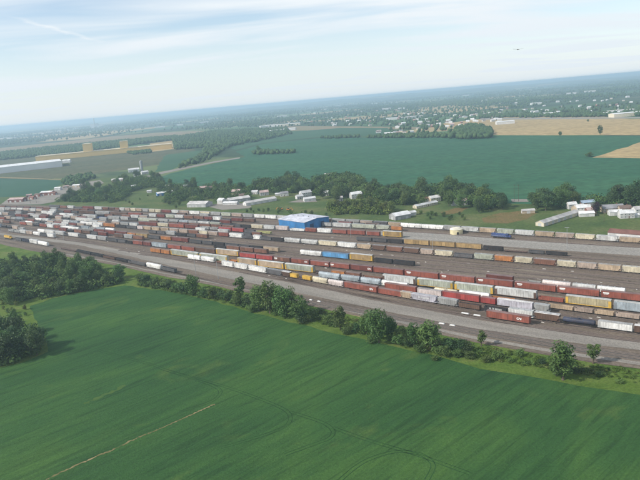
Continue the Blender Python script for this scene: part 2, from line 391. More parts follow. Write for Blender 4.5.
gsheet('wheat_field', [(440,124),(480,119),(520,117.8),(500,121),(486,126.5),(452,128)], 0.11, TAN, 'narrow pale stubble strip by the town', 40, 2)
gsheet('fallow_field', [(-60,182),(14,175.5),(66,166),(110,158.5),(150,152.3),(196,150.5),(188,161),(150,166),(110,172),(66,178.5),(30,177.6),(-60,176.5)], 0.08, OLIVE, 'olive fallow field before the long buildings', 40, 3)
gsheet('green_field', [(165,155),(204,149.8),(188,161),(172,170),(155,172)], 0.12, UPCROP, 'small light green field beside the wood', 30, 2)
gsheet('side_crop_field', [(-80,178.5),(0,178.8),(30,179.4),(66,180.6),(52,189),(36,195.5),(-20,198),(-80,198)], 0.12, TEAL, 'blue green field beside the machinery yard', 30, 2)
gsheet('brown_field', [(-60,157),(0,148),(60,142),(110,136.5),(160,132.5),(230,129.5),(300,126),(420,127),(420,129),(300,130.5),(215,135.5),(160,137.5),(90,143),(36,148.5),(0,152.5),(-60,160)], 0.06, BROWNBAND, 'long band of bare pinkish brown ground', 60, 4)
gsheet('wheat_field', [(150,143.5),(172,140.7),(174,149),(150,152.2)], 0.14, TAN, 'small golden patch beside the yellow building', 30, 1)
gsheet('green_field', [(-60,165),(0,160.2),(36,157),(60,154.5),(150,148.5),(178,146.5),(196,150.2),(150,153),(110,159.2),(66,166.8),(14,176.2),(-60,177.2)], 0.05, OLIVE, 'olive ground around the long factory', 40, 3)
gsheet('dirt_path', [(-60,175.2),(0,176.8),(30,178),(66,179.2),(66,180.2),(30,179),(0,178.2),(-60,177.6)], 0.16, SOIL, 'pale dirt lane along the olive field')
gsheet('dirt_path', [(140,178),(160,172.2),(190,166),(215,161.2),(240,157.2),(240,158.4),(215,162.6),(190,167.8),(160,174.4),(140,181)], 0.16, GRAVEL, 'pale lane along the edge of the far bean field')
gsheet('gravel_lot', [(0,205),(8,199),(36,196),(56,189),(74,184),(100,180),(104,183),(70,193),(54,202),(40,204.5)], 0.15, GRAVEL, 'pale gravel around the red sheds')
gsheet('gravel_lot', [(288,202.4),(300,199.6),(316,199.8),(317,201.8),(300,202.5)], 0.15, GRAVEL, 'pale drive before the white farmhouse')
gsheet('gravel_lot', [(511,199.3),(527,199.2),(529,201.8),(512,202)], 0.15, GRAVEL, 'small pale concrete pad at the field edge')
gsheet('gravel_lot', [(205,206),(226,202),(250,204),(252,208),(222,210)], 0.14, GRAVEL, 'gravel lot between grey sheds and yard')
gsheet('road', [(480,118.2),(560,117.6),(640,117),(760,117.2),(760,118.6),(640,118.4),(560,118.9),(480,119.8)], 0.16, PAVED, 'pale road along the top of the stubble field')
gsheet('dry_patch', [(482,218),(500,213),(525,210.5),(537,213),(528,219),(508,223.5),(484,222.5)], 0.10, DRYGRASS, 'orange brown dry grass patch', 10, 1.2)
gsheet('dry_patch', [(440,212.5),(455,208),(470,207.5),(462,212),(446,215)], 0.10, DRYGRASS, 'dry slope beside the belt of trees', 10, 1.2)

gsheet('rail_yard', FAR_EDGE + NEAR_EDGE[::-1], 0.16, BALLAST, 'brown grey ballast of the rail yard', 15, 0.6)
gsheet('paved_lot', [(338,232.6),(372,230.9),(405,231.2),(480,236.2),(560,243),(640,247.8),(720,254),(720,262),(640,256),(560,250.5),(480,244.8),(405,239),(372,236.3)], 0.20, PAVED, 'pale paved lot behind the gold boxcars', 15, 0.4)
gsheet('access_road', [(-60,224),(0,235),(80,245.5),(130,256.5),(180,268),(240,281),(320,297.5),(400,314.5),(480,329.5),(560,341),(640,350.5),(740,363),(740,352.5),(640,340.5),(560,331.5),(480,320.5),(400,305.5),(320,289),(240,273),(180,261.5),(130,251.5),(80,242.5),(0,233.2),(-60,222.5)], 0.20, GRAVEL, 'pale gravel access road through the yard', 12, 0.35)
gsheet('access_road', [(60,254),(110,262.2),(160,273.3),(220,284.5),(320,305.5),(400,323.3),(480,340.5),(560,354.2),(640,365.6),(720,376.5),(720,373),(640,362.2),(560,351.2),(480,337.6),(400,320.8),(320,303.6),(220,283),(160,272.2),(110,261.4),(60,253.2)], 0.20, GRAVEL, 'pale gravel track beside the hedgerow', 12, 0.3)

# ruts and the bare strip in the near field
def ribbon(name, px, width, z, mat, label, offs=(0.0,), rough=0.0):
    mb = MB(); P = [G(x, y).to_2d() for x, y in px]
    Q = []                                         # smooth by Catmull-Rom
    for i in range(len(P) - 1):
        p0, p1, p2, p3 = P[max(i-1, 0)], P[i], P[i+1], P[min(i+2, len(P)-1)]
        for k in range(8):
            t = k / 8; Q.append(0.5 * ((2*p1) + (p2-p0)*t + (2*p0-5*p1+4*p2-p3)*t*t + (3*p1-p0-3*p2+p3)*t**3))
    Q.append(P[-1]); rnd = random.Random(3)
    for off in offs:
        prev = None
        for i, q in enumerate(Q):
            d = (Q[min(i+1, len(Q)-1)] - Q[max(i-1, 0)]).normalized(); n = Vector((-d.y, d.x))
            wv = width * (1 + rnd.uniform(-rough, rough)); e = rnd.uniform(-rough, rough) * width * 0.5
            a, b = q + n * (off + wv/2 + e), q + n * (off - wv/2 + e)
            k = len(mb.v); mb.v += [(a.x, a.y, z), (b.x, b.y, z)]
            if prev is not None: mb.f.append((prev, prev+1, k+1, k)); mb.m.append(0)
            prev = k
    o = link(name, mb.mesh(name, mat)); tag(o, label, None, None, 'structure'); return o
ribbon('bare_strip', [(46,480),(60,473),(80,464),(98,456),(112,450.5),(129,442),(140,437),(150,433),(160,429),(174,422.5),(190,415.5),(204,409),(215,404.5)], 0.75, 0.14, ground_mat('strip_soil', [(0.30, (0.05, 0.09, 0.028)), (0.45, (0.14, 0.13, 0.055)), (0.62, (0.26, 0.21, 0.11))], 0.11, 5, fine=1.0), 'thin bare strip of soil across the bean field', rough=0.9)
ribbon('bare_strip', [(84,404),(104,395.5),(126,385.5)], 2.0, 0.14, ground_mat('sparse_crop', [(0.3, (0.035, 0.09, 0.025)), (0.7, (0.075, 0.12, 0.03))], 0.4, 5), 'sparse yellowish strip in the bean field', rough=0.9)
for px in ([(100,351),(152,365),(165,370),(200,381),(217,388),(220,394),(210,402),(180,412)], [(165,370),(222,386),(262,400),(283,409),(290,416),(287,425),(268,434),(225,447)],
           [(290,412),(312,419),(325,424),(333,431),(330,438),(318,443),(285,455)], [(338,482),(364,462),(395,452),(420,454.5),(433,465),(427,480)], [(333,428),(370,441),(420,456),(470,474)]):
    ribbon('tyre_track', px, 0.34, 0.135, RUT, 'pair of dark wheel ruts curving through the bean field', (-0.85, 0.85), 0.25)

# ------------------------------------------------------------------ tracks (polynomials on the ground through what the photograph shows)
ca_, sa_ = math.cos(YARD_ROT), math.sin(YARD_ROT)
def st(p): return p.x * ca_ - p.y * sa_, p.x * sa_ + p.y * ca_      # along (to lower right), across (away)
def ts(s, t): return Vector((s * ca_ + t * sa_, -s * sa_ + t * ca_, 0))
class Track:
    def __init__(self, pts, deg=3):
        self.px = sorted(pts)
        P = [st(G(x, y)) for x, y in self.px]
        s = np.array([a for a, b in P]); t = np.array([b for a, b in P])
        self.s0, self.s1 = s.min(), s.max(); self.ms = s.mean(); self.sc = (self.s1 - self.s0) / 2
        wts = 1.0 / np.array([G(x, y).length for x, y in self.px])
        self.c = np.polyfit((s - self.ms) / self.sc, t, min(deg, len(P) - 1), w=wts)
    def t(self, s): return float(np.polyval(self.c, (s - self.ms) / self.sc))
    def at(self, s): return ts(s, self.t(s))
    def s_px(self, x):
        xs = [p[0] for p in self.px]; ys = [p[1] for p in self.px]
        y = np.interp(x, xs, ys)
        if x > xs[-1]: y = ys[-1] + (x - xs[-1]) * (ys[-1]-ys[-2])/(xs[-1]-xs[-2])
        if x < xs[0]: y = ys[0] + (x - xs[0]) * (ys[1]-ys[0])/(xs[1]-xs[0])
        return st(G(x, y))[0]
    def heading(self, s):
        a, b = self.at(s - 3), self.at(s + 3); return math.atan2(b.y - a.y, b.x - a.x)
TR = {
 'R1': [(-40,205.6),(0,207),(80,209.7),(160,213),(240,217),(320,222.2),(400,227.6),(480,233),(560,239.2),(640,243.9),(720,249.3)],
 'R1b': [(-40,208.6),(0,210.4),(80,214),(160,217.8),(240,221.8),(320,227),(400,231.2),(440,233.6)],
 'R1d': [(430,232.5),(480,237),(520,239.9),(560,242.8),(640,247.6)],
 'R1c': [(-40,211),(0,213.5),(80,217.8),(160,222.6),(240,228),(285,231),(320,233.6),(403,238)],
 'R2': [(-40,213),(0,216.2),(80,221.6),(160,227.2),(240,232.4),(320,237.8),(400,244),(480,250.6),(560,257),(640,262.6),(720,268)],
 'R3': [(-40,215.6),(0,219.6),(80,225.3),(160,231.2),(240,238),(320,245.4),(400,253.2),(480,260),(560,267.8),(640,274.6),(720,281)],
 'R4': [(-40,219),(0,223.4),(80,231.3),(160,239.6),(240,248.6),(320,257.6),(400,265.2),(480,273),(560,281),(640,288.4),(720,296)],
 'R4b': [(400,270.3),(440,274.8),(487,280.4),(550,287.8),(610,294.4),(640,297.6),(720,306)],
 'R5': [(-40,222),(0,227.6),(80,237.6),(160,248.2),(240,257.6),(320,266.8),(400,275.8),(480,285),(560,293.9),(640,302.6),(720,311)],
 'R6': [(90,242),(150,252.6),(180,257),(240,264.4),(285,270),(320,274.4),(400,284),(454,290.4),(495,295.6),(536,300.8),(566,304.8),(611,310.4),(640,314),(720,323)],
 'R7': [(120,250),(188,259.8),(215,263.3),(260,269),(320,277.5),(378,285.6),(432,293),(490,301),(515,304.3),(560,310.8),(610,317.4),(640,321.2),(720,331)],
 'R7b': [(300,277.5),(345,283.5),(385,289.5),(443,298.5),(490,305.2),(540,312.4),(600,320),(640,325),(720,335)],
 'R8': [(140,254.2),(222,266.8),(240,269.8),(267,274),(284,276.8),(314,282),(345,287.6),(375,293.3),(400,298.2),(425,302.8),(450,307),(475,311),(510,316),(545,321),(597,328.2),(632,332.8),(720,344)],
 'R9': [(280,279.2),(345,291.5),(400,302.8),(450,312.8),(486,318.8),(530,325.2),(600,334.4),(640,339.4),(720,350)],
 'RF': [(-40,231.5),(5,239.4),(40,245.6),(80,254),(110,260),(155,268.8),(176,273),(240,285.2),(320,300.4),(400,317.6),(480,332.8),(560,345.4),(640,356),(720,366)],
 'RG': [(60,252.2),(110,261),(160,271.2),(240,286.9),(320,302.4),(400,319.6),(480,335.2),(560,348),(640,358.8),(720,369)],
}
TRK = {k: Track(v) for k, v in TR.items()}
def blend(a, b, f, x0, x1):
    out = []
    for x in np.linspace(x0, x1, 8):
        ya = np.interp(x, [p[0] for p in TR[a]], [p[1] for p in TR[a]]); yb = np.interp(x, [p[0] for p in TR[b]], [p[1] for p in TR[b]])
        out.append((x, ya + (yb - ya) * f))
    return Track(out)
EXTRA = [blend('R2', 'R3', 0.5, 60, 720), blend('R3', 'R4', 0.36, -40, 720), blend('R3', 'R4', 0.68, 0, 720), blend('R4', 'R5', 0.33, -40, 410),
         blend('R5', 'R6', 0.5, 240, 720), blend('R6', 'R7', 0.5, 340, 720), blend('R1b', 'R1c', 0.5, 0, 300), blend('R1c', 'R2', 0.5, 100, 400),
         Track([(240,272),(320,286.4),(400,303.4),(480,319),(560,331),(640,340.4),(720,351)])]
EXTRA += [blend('R1', 'R1b', 0.5, -40, 420), blend('R5', 'R6', 0.5, 90, 240) if False else Track([(-40,224.6),(0,230.6),(40,236.2),(80,241.6),(100,244.4)])]
for i_, t_ in enumerate(EXTRA): TRK['E%d' % i_] = t_
RAIL_TOP = 0.52
TN = {'R1': 'at the far side under the tree belt', 'RF': 'nearest the hedgerow'}
def build_track(tr, label, main=False):
    mb = MB(); prev = None; n = max(8, int((tr.s1 - tr.s0) / 25)); rails = [MB(), MB()]; rp = [None, None]
    for i in range(n + 1):
        s = tr.s0 + (tr.s1 - tr.s0) * i / n; p = tr.at(s); h = tr.heading(s); nx = Vector((-math.sin(h), math.cos(h), 0))
        k = len(mb.v); mb.v += [tuple(p + nx*2.1 + Vector((0,0,0.17))), tuple(p + nx*1.45 + Vector((0,0,0.36))), tuple(p - nx*1.45 + Vector((0,0,0.36))), tuple(p - nx*2.1 + Vector((0,0,0.17)))]
        if prev is not None:
            for a in range(3): mb.f.append((prev+a, prev+a+1, k+a+1, k+a)); mb.m.append(0)
        prev = k
        for ri, sg in ((0, 1), (1, -1)):
            r = rails[ri]; kk = len(r.v)
            for o, z in ((0.045, 0.34), (0.045, RAIL_TOP), (-0.045, RAIL_TOP), (-0.045, 0.34)):
                q = p + nx * (sg * 0.7175 + o); r.v.append((q.x, q.y, z))
            if rp[ri] is not None:
                for a in range(3): r.f.append((rp[ri]+a, rp[ri]+a+1, kk+a+1, kk+a)); r.m.append(0)
            rp[ri] = kk
    o = link('railway_track', mb.mesh('railway_track', BED_MAIN if main else BED)); tag(o, label, None, None, 'structure')
    for r in rails: link('rail', r.mesh('rail', RAILM), o)
for k, tr in TRK.items(): build_track(tr, 'railway track with two steel rails', k in ('RF', 'RG'))

# ------------------------------------------------------------------ rail cars
PAL = {
 'brick red': (0.27,0.08,0.055), 'dark red': (0.17,0.05,0.04), 'bright red': (0.36,0.06,0.055), 'rust brown': (0.19,0.09,0.06), 'brown': (0.12,0.07,0.05),
 'orange': (0.42,0.17,0.055), 'gold': (0.36,0.245,0.11), 'yellow': (0.58,0.36,0.06), 'white': (0.70,0.69,0.66), 'blue black': (0.035,0.042,0.07), 'cream': (0.62,0.55,0.40), 'tan': (0.42,0.32,0.22),
 'pinkish tan': (0.41,0.325,0.265), 'light grey': (0.52,0.52,0.50), 'grey': (0.33,0.33,0.32), 'dark grey': (0.10,0.10,0.105), 'black': (0.03,0.03,0.033), 'blue': (0.10,0.28,0.50),
 'dark blue': (0.04,0.065,0.17), 'lilac grey': (0.46,0.445,0.49), 'blue grey': (0.34,0.39,0.42), 'pale pink': (0.60,0.52,0.49), 'olive gold': (0.36,0.31,0.19), 'olive': (0.30,0.30,0.13), 'greenish grey': (0.40,0.42,0.34)}
_mc = {}
def cached(key, fn):
    if key not in _mc: _mc[key] = fn()
    return _mc[key]
def corr(Ln, W, step, d):
    """plan outline with shallow vertical ribs on both long sides, counter-clockwise"""
    n = max(2, int(Ln / step)); pts = []; st_ = Ln / n
    for sgn in (-1, 1):
        side = []
        for i in range(n):
            x0 = -Ln/2 + i*st_
            side += [(x0, W/2-d), (x0+st_*0.72, W/2-d), (x0+st_*0.74, W/2), (x0+st_*0.98, W/2)]
        side.append((Ln/2, W/2-d))
        pts += [(x, -y) for x, y in side] if sgn < 0 else [(x, y) for x, y in side[::-1]]
    return pts
def m_bogie():
    mb = MB()
    for s in (-1, 1):
        mb.extrude_y([(-1.25,0.5),(-0.75,0.34),(0.75,0.34),(1.25,0.5),(1.25,0.66),(0.55,0.86),(-0.55,0.86),(-1.25,0.66)], s*1.08-0.09, s*1.08+0.09)
    mb.box(-0.25, 0.25, -0.985, 0.985, 0.42, 0.98)
    return mb.mesh('bogie', STEEL)
def m_wheelset():
    mb = MB(); mb.tube((0,-0.98,0.45),(0,0.98,0.45),0.09,0.09,6)
    for s in (-1, 1): mb.tube((0,s*0.74-0.06,0.45),(0,s*0.74+0.07,0.45),0.45,0.45,12)
    return mb.mesh('wheelset', WHEEL)
def m_box_body(Ln, H):
    mb = MB(); mb.extrude_z(corr(Ln, 3.1, 1.25, 0.07), 1.0, H); mb.box(-Ln/2+0.2, Ln/2-0.2, -0.35, 0.35, 0.62, 0.998); mb.box(-Ln/2-0.4, Ln/2+0.4, -0.16, 0.16, 0.72, 0.96)
    return mb.mesh('body', PAINT)
def m_box_roof(Ln, H):
    mb = MB(); n = max(6, int(Ln/1.3)); st_ = Ln/n
    prof = [(-1.56,H+0.002),(1.56,H+0.002),(1.56,H+0.09),(0,H+0.27),(-1.56,H+0.09)]
    mb.extrude_x(prof, [-Ln/2-0.03, Ln/2+0.03])
    for i in range(1, n): mb.extrude_x([(-1.57,H+0.075),(0,H+0.255),(1.57,H+0.075),(1.57,H+0.13),(0,H+0.325),(-1.57,H+0.13)], [-Ln/2+i*st_-0.06, -Ln/2+i*st_+0.06])
    return mb.mesh('roof', ROOFP)
def m_door(H, wd):
    mb = MB(); mb.box(-wd/2, wd/2, 0, 0.07, 1.12, H-0.15)
    for i in range(4): z = 1.5 + i*(H-2.0)/3.6; mb.box(-wd/2+0.1, wd/2-0.1, 0.07, 0.11, z, z+0.12)
    return mb.mesh('door', PAINT)
def m_ladder(H):
    mb = MB()
    for x in (-0.24, 0.24): mb.box(x-0.03, x+0.03, 0, 0.07, 0.9, H-0.1)
    for i in range(8): z = 1.1 + i*(H-1.6)/7; mb.box(-0.21, 0.21, 0.01, 0.05, z, z+0.05)
    return mb.mesh('ladder', PAINT)
def m_emblem(kind):
    """unreadable white road marks as they look from the air"""
    mb = MB()
    if kind == 'bar':
        mb.box(-1.75, 1.75, 0, 0.015, 0.0, 0.85); mb.box(-1.3, 1.3, 0, 0.015, -0.55, -0.3)
    elif kind == 'mark':                          # one thick winding stroke, an open loop running into a zigzag
        P = [Vector(p) for p in ((-0.28,0.52),(-0.95,0.52),(-1.25,0.28),(-1.25,-0.28),(-0.95,-0.52),(-0.42,-0.52),(-0.16,-0.3),(0.02,0.3),(0.24,0.52),(0.5,0.42),(0.78,-0.36),(0.98,-0.52),(1.16,-0.36),(1.2,0.6))]
        lf, rgt = [], []
        for q in range(len(P)):
            d = (P[min(q+1, len(P)-1)] - P[max(q-1, 0)]).normalized(); nv = Vector((-d.y, d.x)) * 0.19
            lf.append(P[q] + nv); rgt.append(P[q] - nv)
        mb.extrude_y([(-p.x, p.y) for p in lf + rgt[::-1]], 0, 0.015)
    else:                                         # a line of capital strokes
        x = -3.6; rnd = random.Random(5)
        while x < 3.6:
            wv = rnd.choice([0.35, 0.55, 0.6]); mb.box(x, x+0.17, 0, 0.015, -0.55, 0.55)
            if rnd.random() < 0.75: mb.box(x+wv, x+wv+0.17, 0, 0.015, -0.55, 0.55); zc = rnd.choice([-0.55, 0.0, 0.38]); mb.box(x+0.17, x+wv, 0, 0.015, zc, zc+0.17)
            x += wv + 0.42
    if kind == 'word': mb.v = [(-x, y, z) for x, y, z in mb.v]; mb.f = [f[::-1] for f in mb.f]
    return mb
def m_hop_body(Ln, H, bays):
    mb = MB(); e = Ln/2; k = 1.5; z0 = 1.28
    mb.extrude_y([(-e, H-1.3), (-e+k, z0), (e-k, z0), (e, H-1.3), (e, H), (-e, H)], -1.5, 1.5)
    n = int(Ln/1.5)
    for s in (-1, 1):
        mb.box(-e-0.35, e+0.35, s*1.5-0.07, s*1.5+0.09, 1.0, 1.275)
        for i in range(n+1):
            x = -e + 0.15 + i*(Ln-0.3)/n; mb.box(x-0.07, x+0.07, min(s*1.48, s*1.59), max(s*1.48, s*1.59), 1.277, H-0.05)
    mb.box(-e-0.35, -e+k, -1.42, 1.42, 1.0, 1.2); mb.box(e-k, e+0.35, -1.42, 1.42, 1.0, 1.2)
    mb.box(-e-0.6, e+0.6, -0.16, 0.16, 0.72, 0.96)
    return mb.mesh('body', PAINT)
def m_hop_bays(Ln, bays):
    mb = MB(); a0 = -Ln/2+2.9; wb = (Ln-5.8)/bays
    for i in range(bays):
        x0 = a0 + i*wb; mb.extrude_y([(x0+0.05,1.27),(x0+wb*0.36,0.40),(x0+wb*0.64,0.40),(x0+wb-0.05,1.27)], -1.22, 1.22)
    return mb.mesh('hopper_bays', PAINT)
def m_hop_roof(Ln, H):
    mb = MB(); mb.extrude_x([(-1.54,H+0.003),(1.54,H+0.003),(1.5,H+0.12),(0.75,H+0.3),(-0.75,H+0.3),(-1.5,H+0.12)], [-Ln/2-0.02, Ln/2+0.02])
    return mb.mesh('roof', ROOFP)
def m_hop_walk(Ln, H):
    mb = MB(); n = int(Ln/3.4)
    for i in range(n): x = -Ln/2 + 1.7 + i*(Ln-3.4)/max(1, n-1); mb.tube((x,0,H+0.3),(x,0,H+0.44),0.42,0.38,8)
    for s in (-1, 1): mb.box(-Ln/2, Ln/2, s*0.95-0.2, s*0.95+0.2, H+0.36, H+0.41)
    return mb.mesh('roof_walk', GALV)
def m_cyl_body(Ln, H):                           # smooth rounded-side hopper
    mb = MB(); e = Ln/2; prof = []
    for i in range(13):
        a = math.pi*i/12; prof.append((1.55*math.cos(a), H-1.7+1.7*math.sin(a)**0.9 if 0 < i < 12 else H-1.7))
    prof = [(1.5,1.3)] + prof + [(-1.5,1.3)]
    mb.extrude_x(prof[::-1], [-e+0.9, e-0.9])
    for s in (-1, 1):
        k = len(mb.v)
        mb.extrude_x([(y*0.96, max(z, 2.2)) for y, z in prof[::-1]], sorted([s*(e-0.9), s*e]))
        mb.box(-e-0.35, e+0.35, s*1.45-0.07, s*1.45+0.09, 1.02, 1.28)
    mb.box(-e-0.6, e+0.6, -0.16, 0.16, 0.72, 0.96); mb.box(-e-0.35, e+0.35, -1.3, 1.3, 1.03, 1.16)
    return mb.mesh('body', PAINT)
def m_cyl_walk(Ln, H):
    mb = MB(); mb.box(-Ln/2+0.2, Ln/2-0.2, -0.32, 0.32, H+0.03, H+0.1)
    for i in range(4): x = -Ln/2+2+i*(Ln-4)/3; mb.tube((x,0.7,H-0.12),(x,0.7,H+0.22),0.36,0.33,8)
    return mb.mesh('roof_walk', GALV)
def m_auto_body(Ln, H):
    mb = MB(); mb.extrude_z(corr(Ln-0.5, 3.08, 1.55, 0.09), 1.35, H); return mb.mesh('body', PAINT)
def m_auto_deck(Ln):
    mb = MB(); mb.box(-Ln/2, Ln/2, -1.5, 1.5, 0.95, 1.345)
    mb.box(-Ln/2-0.6, Ln/2+0.6, -0.16, 0.16, 0.72, 0.94)
    for s in (-1, 1):
        for e in (-1, 1): mb.box(e*Ln/2-(1.6 if e > 0 else 0), e*Ln/2+(1.6 if e < 0 else 0), min(s*1.55, s*1.61), max(s*1.55, s*1.61), 1.2, 5.0)
    return mb.mesh('deck', PAINT)
def m_auto_roof(Ln, H):
    mb = MB(); prof = [(-1.56,H+0.002),(1.56,H+0.002),(1.5,H+0.16),(0.9,H+0.36),(0,H+0.42),(-0.9,H+0.36),(-1.5,H+0.16)]
    mb.extrude_x(prof, [-Ln/2+0.2, Ln/2-0.2])
    n = int(Ln/2.2)
    for i in range(1, n):
        x = -Ln/2+i*Ln/n; mb.extrude_x([(y*1.012, z+0.04) for y, z in prof], [x-0.05, x+0.05])
    return mb.mesh('roof', ROOFP)
def m_end_door(H):
    mb = MB(); mb.box(0, 0.1, -1.45, -0.01, 1.4, H-0.1); mb.box(0, 0.1, 0.01, 1.45, 1.4, H-0.1); return mb.mesh('end_door', PAINT)
def m_tank(Ln):
    mb = MB(); r = 1.42; zc = 2.55; n = 18; k = 0
    rings = [(-Ln/2+0.35, 0.35), (-Ln/2+0.5, 0.78), (-Ln/2+0.85, 0.97), (-Ln/2+1.3, 1.0), (Ln/2-1.3, 1.0), (Ln/2-0.85, 0.97), (Ln/2-0.5, 0.78), (Ln/2-0.35, 0.35)]
    for x, q in rings: mb.v += [(x, r*q*math.cos(2*math.pi*i/n), zc+r*q*math.sin(2*math.pi*i/n)) for i in range(n)]
    for a in range(len(rings)-1):
        for i in range(n): j = (i+1) % n; mb.f.append((a*n+i, (a+1)*n+i, (a+1)*n+j, a*n+j)); mb.m.append(0)
    mb.f.append(tuple(range(n))); mb.f.append(tuple(range(7*n+n-1, 7*n-1, -1))); mb.m += [0, 0]
    return mb.mesh('tank', PAINT, smooth=True)
def m_tank_sill(Ln):
    mb = MB(); mb.box(-Ln/2-0.5, Ln/2+0.5, -0.4, 0.4, 0.75, 1.1)
    for s in (-1, 1): mb.box(s*(Ln/2-1.2)-1.2, s*(Ln/2-1.2)+1.2, -1.45, 1.45, 1.102, 1.2)
    return mb.mesh('sill', STEEL)
def m_tank_dome():
    mb = MB(); mb.tube((0,0,3.9),(0,0,4.35),0.55,0.5,10); mb.box(-1.3,1.3,-1.1,-0.6,3.88,3.94); mb.box(-1.3,1.3,0.6,1.1,3.88,3.94)
    for x in (-1.3, 1.3):
        for y in (-1.1, 1.1): mb.box(x-0.03, x+0.03, y-0.03, y+0.03, 3.9, 4.7)
    for y in (-1.1, 1.1): mb.box(-1.3, 1.3, y-0.03, y+0.03, 4.7, 4.76)
    return mb.mesh('dome', PAINT)
def m_gon_body(Ln, H):
    mb = MB(); out = corr(Ln, 3.05, 1.35, 0.1); t = 0.16
    k = len(mb.v); n = len(out); mb.v += [(x, y, 1.0) for x, y in out] + [(x, y, H) for x, y in out]
    for i in range(n): j = (i+1) % n; mb.f.append((k+i, k+j, k+n+j, k+n+i)); mb.m.append(0)
    mb.f.append(tuple(k+n-1-i for i in range(n))); mb.m.append(0)
    a, b = Ln/2-t, 1.525-t-0.1; q = len(mb.v)
    mb.v += [(-a,-b,H),(a,-b,H),(a,b,H),(-a,b,H),(-a,-b,1.2),(a,-b,1.2),(a,b,1.2),(-a,b,1.2)]
    for i in range(4): j = (i+1) % 4; mb.f.append((q+i, q+4+i, q+4+j, q+j)); mb.m.append(0)
    mb.f.append((q+4, q+5, q+6, q+7)); mb.m.append(0)
    for s in (-1, 1): mb.box(-Ln/2, Ln/2, min(s*1.27, s*1.53), max(s*1.27, s*1.53), H+0.002, H+0.1)
    for s in (-1, 1): mb.box(min(s*(Ln/2-0.16), s*Ln/2), max(s*(Ln/2-0.16), s*Ln/2), -1.265, 1.265, H+0.002, H+0.1)
    mb.box(-Ln/2-0.6, Ln/2+0.6, -0.16, 0.16, 0.72, 0.96)
    return mb.mesh('body', PAINT)
def m_load(Ln, H):
    mb = MB(); rnd = random.Random(int(Ln*10)); nx, ny = 14, 4; a, b = Ln/2-0.2, 1.24
    for i in range(nx+1):
        for j in range(ny+1):
            u = i/nx; hump = 0.35*math.sin(math.pi*j/ny)*(0.6+0.4*math.sin(u*math.pi*4)**2) if 0 < i < nx else 0
            mb.v.append((-a+2*a*u, -b+2*b*j/ny, H-0.35+hump+rnd.uniform(-0.08, 0.08)))
    for i in range(nx):
        for j in range(ny): p = i*(ny+1)+j; mb.f.append((p, p+ny+1, p+ny+2, p+1)); mb.m.append(0)
    return mb.mesh('load', COAL)
def m_flat(Ln):
    mb = MB(); mb.box(-Ln/2, Ln/2, -1.45, 1.45, 0.98, 1.2); mb.extrude_y([(-Ln/2+2.2,0.97),(-Ln/2+4,0.55),(Ln/2-4,0.55),(Ln/2-2.2,0.97)], -0.5, 0.5); mb.box(-Ln/2-0.6, Ln/2+0.6, -0.16, 0.16, 0.72, 0.965)
    return mb.mesh('deck', PAINT)
def m_stakes(Ln):
    mb = MB(); n = int(Ln/2.2)
    for i in range(n+1):
        for s in (-1, 1): x = -Ln/2+0.2+i*(Ln-0.4)/n; mb.box(x-0.08, x+0.08, s*1.4-0.07, s*1.4+0.07, 1.203, 1.75)
    return mb.mesh('side_stakes', STEEL)
def m_loco(part):
    mb = MB()
    if part == 'frame':
        mb.box(-9.2, 9.2, -1.45, 1.45, 1.15, 1.5); mb.box(-2.6, 2.6, -1.2, 1.2, 0.45, 1.145); return mb.mesh('frame', STEEL)
    if part == 'hood':
        mb.extrude_x([(-0.95,1.503),(0.95,1.503),(0.95,3.9),(0.6,4.25),(-0.6,4.25),(-0.95,3.9)], [-8.9, 4.4]); mb.box(-8.4,-5.4,-1.2,1.2,3.3,4.45)
        for x in (-3.5, -1.0, 1.5): mb.tube((x,0,4.25),(x,0,4.5),0.5,0.5,10)
        return mb.mesh('hood', PAINT_CLEAN)
    if part == 'cab':
        mb.extrude_x([(-1.5,1.503),(1.5,1.503),(1.5,3.9),(0.8,4.45),(-0.8,4.45),(-1.5,3.9)], [4.403, 6.7]); return mb.mesh('cab', PAINT_CLEAN)
    if part == 'nose':
        mb.extrude_y([(6.703,1.503),(9.0,1.503),(9.0,2.7),(8.6,3.0),(6.703,3.1)], -0.95, 0.95); return mb.mesh('nose', PAINT_CLEAN)
    if part == 'window':
        mb.box(-0.7, 0.7, 0, 0.03, 3.0, 3.75); return mb.mesh('window', GLASS)
    if part == 'handrail':
        for s in (-1, 1):
            mb.box(-9, 4.3, s*1.4-0.03, s*1.4+0.03, 2.5, 2.56)
            for i in range(8): x = -9+i*1.9; mb.box(x-0.03, x+0.03, s*1.4-0.03, s*1.4+0.03, 1.503, 2.5)
        return mb.mesh('handrail', WHITE)
H_OF = {'box': 4.85, 'smallbox': 4.35, 'hop': 4.6, 'cyl': 4.65, 'auto': 5.75, 'gon': 2.75, 'open': 3.6, 'reefer': 4.6}
NAME = {'box': 'boxcar', 'hop': 'covered_hopper', 'cyl': 'covered_hopper', 'auto': 'car_carrier', 'tank': 'tank_car', 'gon': 'gondola', 'open': 'open_hopper', 'flat': 'flat_car', 'loco': 'locomotive'}
def add_bogies(root, Ln, inset, detail):
    for s in (-1, 1):
        b = link('bogie', cached('bogie', m_bogie), root, None, (s*(Ln/2-inset), 0, 0))
        if detail:
            for a in (-1, 1): link('wheelset', cached('wheelset', m_wheelset), b, None, (a*0.88, 0, 0))
def dim(c, f): return tuple(x*f for x in c)
